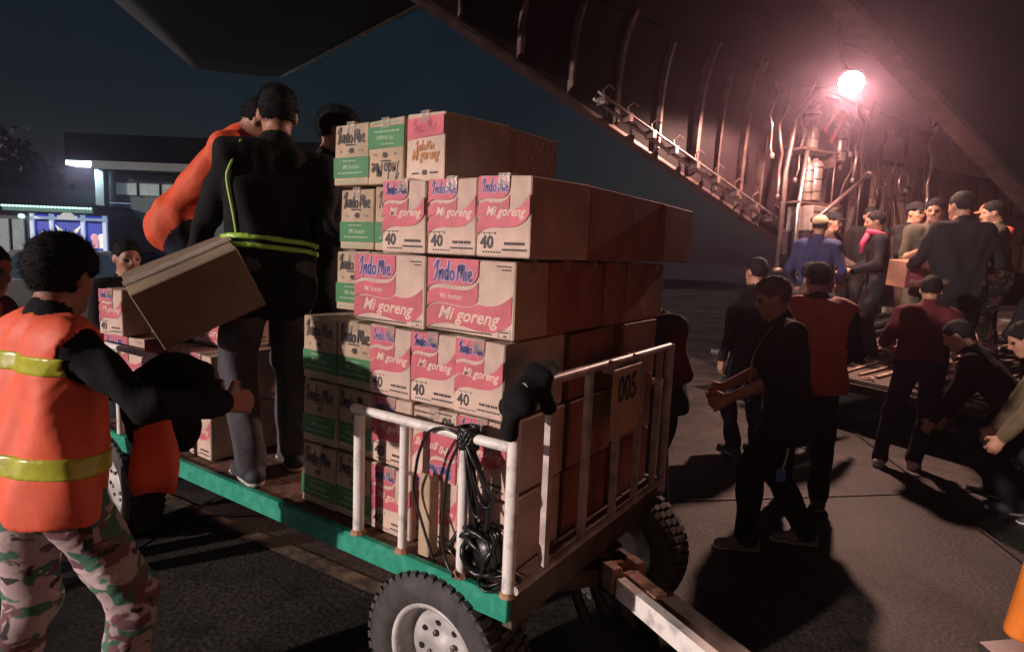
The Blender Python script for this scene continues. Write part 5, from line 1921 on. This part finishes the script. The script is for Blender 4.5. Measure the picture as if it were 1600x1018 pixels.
# --- around the left end
person('dark haired person in dark clothes beyond the left end of the trolley', (-2.60, 4.15, 0), 120, 1.68, 0.013, head=(10, 5, 0), hands=((0.18, 0.36, 1.08), (-0.18, 0.36, 1.08)), shirt='c_dark', trousers='c_denim', hair='short', group='people at the left')
person('person with dark cap cut off by the left picture edge', (-2.47, 2.75, 0), 80, 1.66, 0.012, lean=8, head=(10, 6, 0), hands=((0.2, 0.3, 1.1), (-0.2, 0.3, 1.1)), shirt='c_red', trousers='c_denim', hair='short', group='people at the left')

# --- right of the trolley
m1 = person('man in black short sleeved shirt with yellow lanyard striding left past the gate', (1.64, 3.56, 0), -80, 1.66, 0.0105, pel=(0, 0.0, 0.90), lean=9, head=(0, 14, 0),
            feet=((0.09, -0.16, 0), (-0.08, 0.22, 0)), hands=((0.14, 0.36, 0.95), (-0.10, 0.36, 0.93)), poles=((0.5, -1, -0.4), (-0.5, -1, -0.4)), shirt='c_black', trousers='c_dark', shoes='shoe_grey', sleeve='short', hair='short', hairm='capbrown', bulk=1.15, hem=0.08)
jn = Vector(m1['joints'][0:3])
mb = MB()
lp = [jn + Vector((-0.07, 0.03, 0.03)), jn + Vector((-0.10, 0.12, -0.08)), jn + Vector((-0.085, 0.165, -0.20)), jn + Vector((-0.05, 0.16, -0.34))]
P_ = [Vector(p) for p in catmull(lp, 5)]
for p in P_:
    mb.v += [tuple(p + Vector((-0.012, 0.0, 0.012))), tuple(p + Vector((0.012, 0.004, -0.012)))]
mb.f += [(2 * i, 2 * i + 1, 2 * i + 3, 2 * i + 2) for i in range(len(P_) - 1)]
lo2_ = build('lanyard', mb, 'lanyard', m1)
md = lo2_.modifiers.new('thickness', 'SOLIDIFY')
md.thickness = 0.004
mb = MB()
mb.bbox((-0.165, 0.05, 0.50), (0.012, 0.05, 0.075), 0.004)
tg = build('key_tag', mb, 'bluetag', m1)
mb = MB()
mb.path([(-0.150, 0.02, 0.66), (-0.168, 0.03, 0.60), (-0.167, 0.045, 0.535)], 0.006, 6)
build('tag_cord', mb, 'sole', tg, True)
person('man in orange vest standing with his back turned behind the striding man', (2.10, 4.25, 0), 18, 1.72, 0.012, lean=4, head=(-14, 6, 0), hands=((0.2, 0.25, 1.0), (-0.2, 0.25, 1.0)), shirt='c_dark', trousers='c_dark', hair='short', vest='vestshade', band=None)
person('man in dark red shirt, dark jeans and white shoes walking to the ramp', (3.38, 5.05, 0), 38, 1.66, 0.012, lean=10, twist=-10, head=(10, 8, 0), feet=((0.02, 0.16, 0), (-0.22, 0.02, 0)),
       hands=((0.28, 0.26, 0.98), (-0.25, 0.30, 1.0)), shirt='c_red', trousers='c_denim', shoes='shoe_white', hair='short', sleeve='short')
person('person in tan cap with red collar peering out behind the carton stack', (0.92, 3.80, 0), 235, 1.62, 0.012, lean=10, head=(0, 14, 0), hands=((0.22, 0.28, 1.0), (-0.2, 0.3, 1.0)), shirt='c_red', trousers='c_denim', hair='cap', hairm='captan', vest='c_black', band=None)
person('dark figure with close cropped hair standing before the ramp', (2.10, 5.35, 0), -15, 1.74, 0.0135, head=(0, 4, 0), shirt='c_dark', trousers='c_denim', hair='short')

# --- on the ramp
def on_ramp(x, y):
    q = Vector((x, y, 0)) - A0
    return rz(q.dot(AH)) + 0.016
def rperson(label, x, y, az, H, **kw):
    return person(label, (x, y, 0), az, H, kw.pop('res', 0.0135), z0=on_ramp(x, y), group='people on the ramp', **kw)
rperson('person in blue shirt and light cap at the left side of the ramp', 3.38, 7.0, 30, 1.68, head=(0, 4, 0), shirt='c_blue', trousers='c_denim', hair='cap', hairm='captan', hands=((0.24, 0.2, 0.95), (-0.24, 0.2, 0.95)))
m8 = rperson('dark clothed person with magenta scarf in the middle of the ramp', 4.12, 7.05, -70, 1.68, head=(0, 6, 0), lean=5, shirt='c_dark', trousers='c_dark', hair='short', hands=((0.22, 0.30, 1.0), (-0.22, 0.30, 1.0)))
mb = MB()
jn = Vector(m8['joints'][0:3])
mb.path([jn + Vector((0.075 * math.cos(a), 0.02 + 0.085 * math.sin(a), 0.03 + 0.02 * math.sin(a))) for a in np.linspace(0, 2 * math.pi, 15)], 0.03, 8, False)
mb.path([jn + Vector((-0.03, 0.11, 0.02)), jn + Vector((-0.05, 0.15, -0.08)), jn + Vector((-0.05, 0.16, -0.2))], [0.03, 0.035, 0.02], 8)
build('scarf', mb, 'magenta', m8, True)
rperson('tall man in black jacket on the ramp with his back to the camera', 4.08, 5.72, 12, 1.86, lean=5, head=(-20, 6, 0), hands=((0.26, 0.28, 1.02), (-0.24, 0.34, 1.05)), shirt='c_dark', trousers='c_brown', shoes='shoe_grey', hair='short', bulk=1.15, hem=0.08, res=0.0125)
rperson('man in olive uniform facing the camera on the ramp', 4.42, 6.68, 208, 1.78, head=(10, 6, 0), lean=4, hands=((0.12, 0.34, 1.16), (-0.14, 0.34, 1.14)), shirt='c_olive', trousers='c_olive', hair='short', sleeve='short', bulk=1.1, res=0.0115)
rperson('man in orange red shirt at the right side of the ramp', 5.30, 6.95, -105, 1.68, head=(0, 8, 0), lean=8, hands=((0.16, 0.36, 1.05), (-0.16, 0.36, 1.05)), shirt='c_rust', trousers='c_brown', hair='cap', hairm='c_rust', sleeve='short', res=0.012)
person('dark clothed person in jeans cut off by the right picture edge', (4.66, 5.3, 0), 205, 1.80, 0.0135, shirt='c_dark', trousers='c_denim', shoes='shoe_grey', hair='short', hands=((0.24, 0.22, 1.0), (-0.24, 0.22, 1.0)))
person('person in tan jacket stooping at the right picture edge', (3.62, 3.85, 0), -60, 1.64, 0.012, pel=(0, -0.08, 0.80), lean=38, head=(0, 5, 0), feet=((0.13, 0.05, 0), (-0.13, -0.12, 0)), hands=((0.15, 0.45, 0.55), (-0.15, 0.45, 0.55)), shirt='c_tan', trousers='c_dark', hair='short')
person('dark figure half hidden between the orange vest man and the ramp', (2.78, 5.75, 0), 60, 1.70, 0.014, lean=5, shirt='c_dark', trousers='c_denim', hair='short', hands=((0.2, 0.3, 1.0), (-0.2, 0.3, 1.0)))
person('dark clothed person stooping low beside the ramp at the right', (3.62, 4.42, 0), -40, 1.66, 0.013, pel=(0, -0.08, 0.74), lean=42, head=(0, 4, 0), feet=((0.14, 0.06, 0), (-0.14, -0.14, 0)), hands=((0.16, 0.44, 0.5), (-0.16, 0.44, 0.5)), shirt='c_dark', trousers='c_dark', hair='short')
person('dark figure in front of the left corner of the ramp', (3.02, 6.45, 0), 80, 1.72, 0.014, lean=4, shirt='c_brown', trousers='c_dark', hair='short', hands=((0.22, 0.3, 1.05), (-0.2, 0.3, 1.0)))
rperson('dark figure between the scarf wearer and the olive man', 4.62, 7.35, 160, 1.74, head=(0, 4, 0), shirt='c_dark', trousers='c_brown', hair='cap', hairm='c_dark', hands=((0.2, 0.34, 1.1), (-0.2, 0.34, 1.1)))
rperson('soldier in camouflage trousers on the ramp behind the tall man', 5.02, 6.45, -60, 1.72, head=(0, 6, 0), lean=8, shirt='c_olive', trousers='camo', hair='short', hands=((0.2, 0.36, 1.0), (-0.2, 0.36, 1.0)))
rperson('dark figure deep in the loading bay left of the olive man', 4.60, 8.2, 200, 1.70, head=(0, 6, 0), shirt='c_dark', trousers='c_dark', hair='short')
rperson('figure in brown shirt at the far left of the loading bay', 3.95, 8.0, 150, 1.68, head=(0, 6, 0), lean=6, shirt='c_brown', trousers='c_dark', hair='cap', hairm='c_dark', hands=((0.2, 0.34, 1.0), (-0.2, 0.34, 1.0)))
carton(0, 0, 0, 'long', 'brown', {'-y': 'side'}, 'brown carton passed between the scarf wearer and the man in olive', world=Vector((4.02, 6.35, 1.52)), rot=(R(6), R(-4), R(20)))

# ------------------------------------------------------------------ black cloth over the gate corner
S_ = SDF(0.009)
a_ = [np.array(L(-0.01, 0.20, 1.335)), np.array(L(-0.012, 0.10, 1.33)), np.array(L(0.0, 0.02, 1.255)), np.array(L(0.012, -0.015, 1.165))]
S_.cap(a_[0], a_[1], 0.022, 0.032, 0, 0.03)
S_.cap(a_[1], a_[2], 0.034, 0.040, 0, 0.03)
S_.cap(a_[2], a_[3], 0.040, 0.028, 0, 0.03)
S_.cap(a_[1] + np.array([0, 0, -0.02]), a_[1] + np.array([0.03, 0.02, -0.10]), 0.035, 0.022, 0, 0.03)
S_.cap(a_[2], a_[2] + np.array([-0.05, 0.02, -0.03]), 0.045, 0.035, 0, 0.03)
vl_, l_, _ = S_.run()
X_ = np.stack(np.meshgrid(*[l_[i] + np.arange(vl_.shape[i]) * S_.h for i in range(3)], indexing='ij'), -1)
V_, F_ = surfnets(vl_ + folds(X_, 0.013, 2.2, 1.0), l_, S_.h)
cm = bpy.data.meshes.new('draped_cloth')
cm.from_pydata(V_.tolist(), [], F_.tolist())
cm.polygons.foreach_set('use_smooth', np.ones(len(F_), bool))
cm.update()
o = link('draped_cloth', cm, 'blackcloth', None, O, (0, 0, TROT))
tag(o, 'black cloth bundled over the gate corner of the trolley', 'cloth')

# ------------------------------------------------------------------ black straps knotted to the rail and a coiled bundle
rp = empty('strap_bundle', T(0.17, 0.0, 0), TROT)
tag(rp, 'black straps knotted to the white rail with a coiled bundle on the deck', 'strap')
def rl(u, v, z):
    return Vector((0.17 - u, v, z))
mb = MB()
for k in range(7):
    a = k * 0.9
    mb.path([rl(0.19 + 0.03 * math.cos(t_ + a) * 1.1, 0.022 + 0.03 * math.sin(t_ + a), 1.103 + 0.035 * math.sin(2 * t_ + a)) for t_ in np.linspace(0, 6.3, 14)], 0.006, 5)
build('knot', mb, 'black', rp, True)
loops = [
    [(0.19, 0.0, 1.10), (0.15, -0.01, 1.05), (0.10, -0.005, 0.98), (0.07, 0.0, 0.93), (0.10, 0.0, 0.90), (0.14, -0.005, 0.98), (0.18, 0.0, 1.08)],
    [(0.19, 0.0, 1.10), (0.16, -0.01, 1.02), (0.13, -0.005, 0.92), (0.12, 0.0, 0.86), (0.15, 0.0, 0.88), (0.17, -0.005, 0.98), (0.185, 0.0, 1.08)],
    [(0.20, 0.0, 1.11), (0.26, -0.012, 1.125), (0.33, -0.01, 1.10), (0.38, 0.0, 1.02), (0.40, 0.005, 0.95), (0.42, 0.02, 0.86), (0.38, 0.02, 0.76), (0.31, 0.01, 0.64)],
    [(0.20, 0.0, 1.10), (0.245, -0.005, 1.0), (0.265, 0.0, 0.88), (0.27, 0.0, 0.76), (0.25, -0.005, 0.68), (0.20, -0.02, 0.64)],
    [(0.185, 0.01, 1.10), (0.16, 0.015, 0.98), (0.155, 0.02, 0.86), (0.15, 0.03, 0.78)],
    [(0.18, 0.01, 1.10), (0.13, 0.012, 1.0), (0.10, 0.02, 0.90), (0.11, 0.03, 0.80)],
    [(0.19, 0.01, 1.10), (0.175, 0.02, 0.95), (0.17, 0.03, 0.80)],
]
for q, lp in enumerate(loops):
    mb = MB()
    P_ = [Vector(p) for p in catmull([tuple(rl(*p)) for p in lp], 6)]
    mb.path(P_, 0.0055 if q < 4 else 0.010, 6)
    build('strap', mb, 'black', rp, True)
for q in range(16):
    mb = MB()
    rr_ = 0.055 + 0.028 * random.random()
    tl, tz = random.uniform(-0.5, 0.5), random.uniform(-0.6, 0.6)
    c_ = rl(0.14 + random.uniform(-0.035, 0.035), 0.055 + random.uniform(-0.025, 0.02), 0.725 + random.uniform(-0.015, 0.02))
    mt_ = Matrix.Rotation(tl, 3, 'X') @ Matrix.Rotation(tz, 3, 'Z')
    mb.path([c_ + mt_ @ Vector((rr_ * math.cos(t_) * 1.15, 0.012 * math.sin(3 * t_ + q), rr_ * math.sin(t_))) for t_ in np.linspace(0, 6.28, 17)], 0.010, 5, False)
    build('coil', mb, 'black', rp, True)
mb = MB()
mb.lathe([(0, -0.055), (0.05, -0.05), (0.075, -0.02), (0.08, 0.02), (0.05, 0.05), (0, 0.055)], rl(0.12, 0.065, 0.725), (0.5, 1, 0.2), 14)
build('coil_core', mb, 'black', rp, True)
for q in range(5):
    mb = MB()
    c_ = rl(0.10 - 0.012 * q, 0.02 + 0.01 * q, 0.655 + 0.006 * q)
    mb.path([c_ + Vector((0.045 * math.cos(t_) + 0.02, 0.03 * math.sin(t_), 0.025 * math.sin(t_ + q))) for t_ in np.linspace(0, 6.28, 13)], 0.005, 5, False)
    build('strap_end', mb, 'black', rp, True)

# ------------------------------------------------------------------ orange post and plate; unseen tractor body added to bounce light onto the gate
tug = empty('added_tow_tractor', (2.3, 0.0, 0))
tag(tug, 'orange post and metal plate at lower right on an added unseen tractor body', 'tractor')
def tb_(name, c, sz, m, bev=0.03):
    mb = MB()
    mb.bbox((c[0] - 2.3 - 0.33, c[1], c[2]), sz, bev)
    return build(name, mb, m, tug)
tb_('chassis', (2.35, -0.35, 0.55), (1.2, 2.9, 0.5), 'orangecyl')
tb_('engine_cover', (2.35, 0.28, 1.28), (1.14, 1.5, 0.94), 'orangecyl', 0.06)  # out of view, sized and set close to throw orange light on the gate side
tb_('seat', (2.35, -1.0, 1.0), (0.5, 0.5, 0.4), 'black', 0.05)
tb_('seat_back', (2.35, -1.25, 1.4), (0.5, 0.12, 0.5), 'black', 0.04)
tb_('bumper', (2.35, 1.12, 0.55), (1.15, 0.12, 0.25), 'steel', 0.02)
for x in (1.78, 2.92):
    for y in (-1.2, 0.6):
        mb = MB()
        mb.lathe([(0.0, 0.1), (0.18, 0.1), (0.2, 0.12), (0.32, 0.12), (0.36, 0.07), (0.36, -0.07), (0.3, -0.12)], (x - 2.3 - 0.33, y, 0.36), (-1 if x < 2.3 else 1, 0, 0), 24)
        build('tyre', mb, 'rubber', tug, True)
mb = MB()
q0, q1 = bl(1592, 985, 1.5), bl(1626, 885, 1.46)
dq = (q1 - q0)
q1 = q0 + dq * 1.3
mb.lathe([(0.0, -0.01), (0.031, -0.01), (0.033, 0.0), (0.033, dq.length * 1.05), (0.030, dq.length * 1.12), (0.02, dq.length * 1.16), (0, dq.length * 1.17)], q0 - Vector((2.3, 0, 0)), dq, 20)
build('post', mb, 'orangecyl', tug, True)
mb = MB()
pc = bl(1590, 1012, 1.48)
mb.bbox((pc.x - 2.3 + 0.06, pc.y - 0.03, pc.z - 0.005), (0.26, 0.15, 0.02), 0.004, Matrix.Rotation(R(-8), 3, 'Y'))
mb.box((pc.x - 2.3 + 0.2, pc.y - 0.1, pc.z - 0.15), (0.35, 0.08, 0.12))
pt = build('mounting_plate', mb, 'alu', tug)
mb = MB()
mb.lathe([(0.014, 0), (0.014, 0.01), (0, 0.012)], (pc.x - 2.3 - 0.03, pc.y - 0.05, pc.z + 0.003), (0, 0, 1), 8)
build('bolt', mb, 'rust', pt)

# ------------------------------------------------------------------ night haze
HAZE = 0.0042
mb = MB()
mb.box((0, 110, 4.0), (380, 320, 10.0))
hz = build('haze', mb, None)
hz['kind'] = 'stuff'
hm = bpy.data.materials.new('haze')
hm.use_nodes = True
ht = hm.node_tree
ht.nodes.clear()
ho = ht.nodes.new('ShaderNodeOutputMaterial')
hv = ht.nodes.new('ShaderNodeVolumePrincipled')
hv.inputs['Density'].default_value = HAZE
hv.inputs['Anisotropy'].default_value = 0.87
hv.inputs['Color'].default_value = (0.88, 0.62, 0.86, 1)
ht.links.new(hv.outputs[0], ho.inputs['Volume'])
hz.data.materials.append(hm)
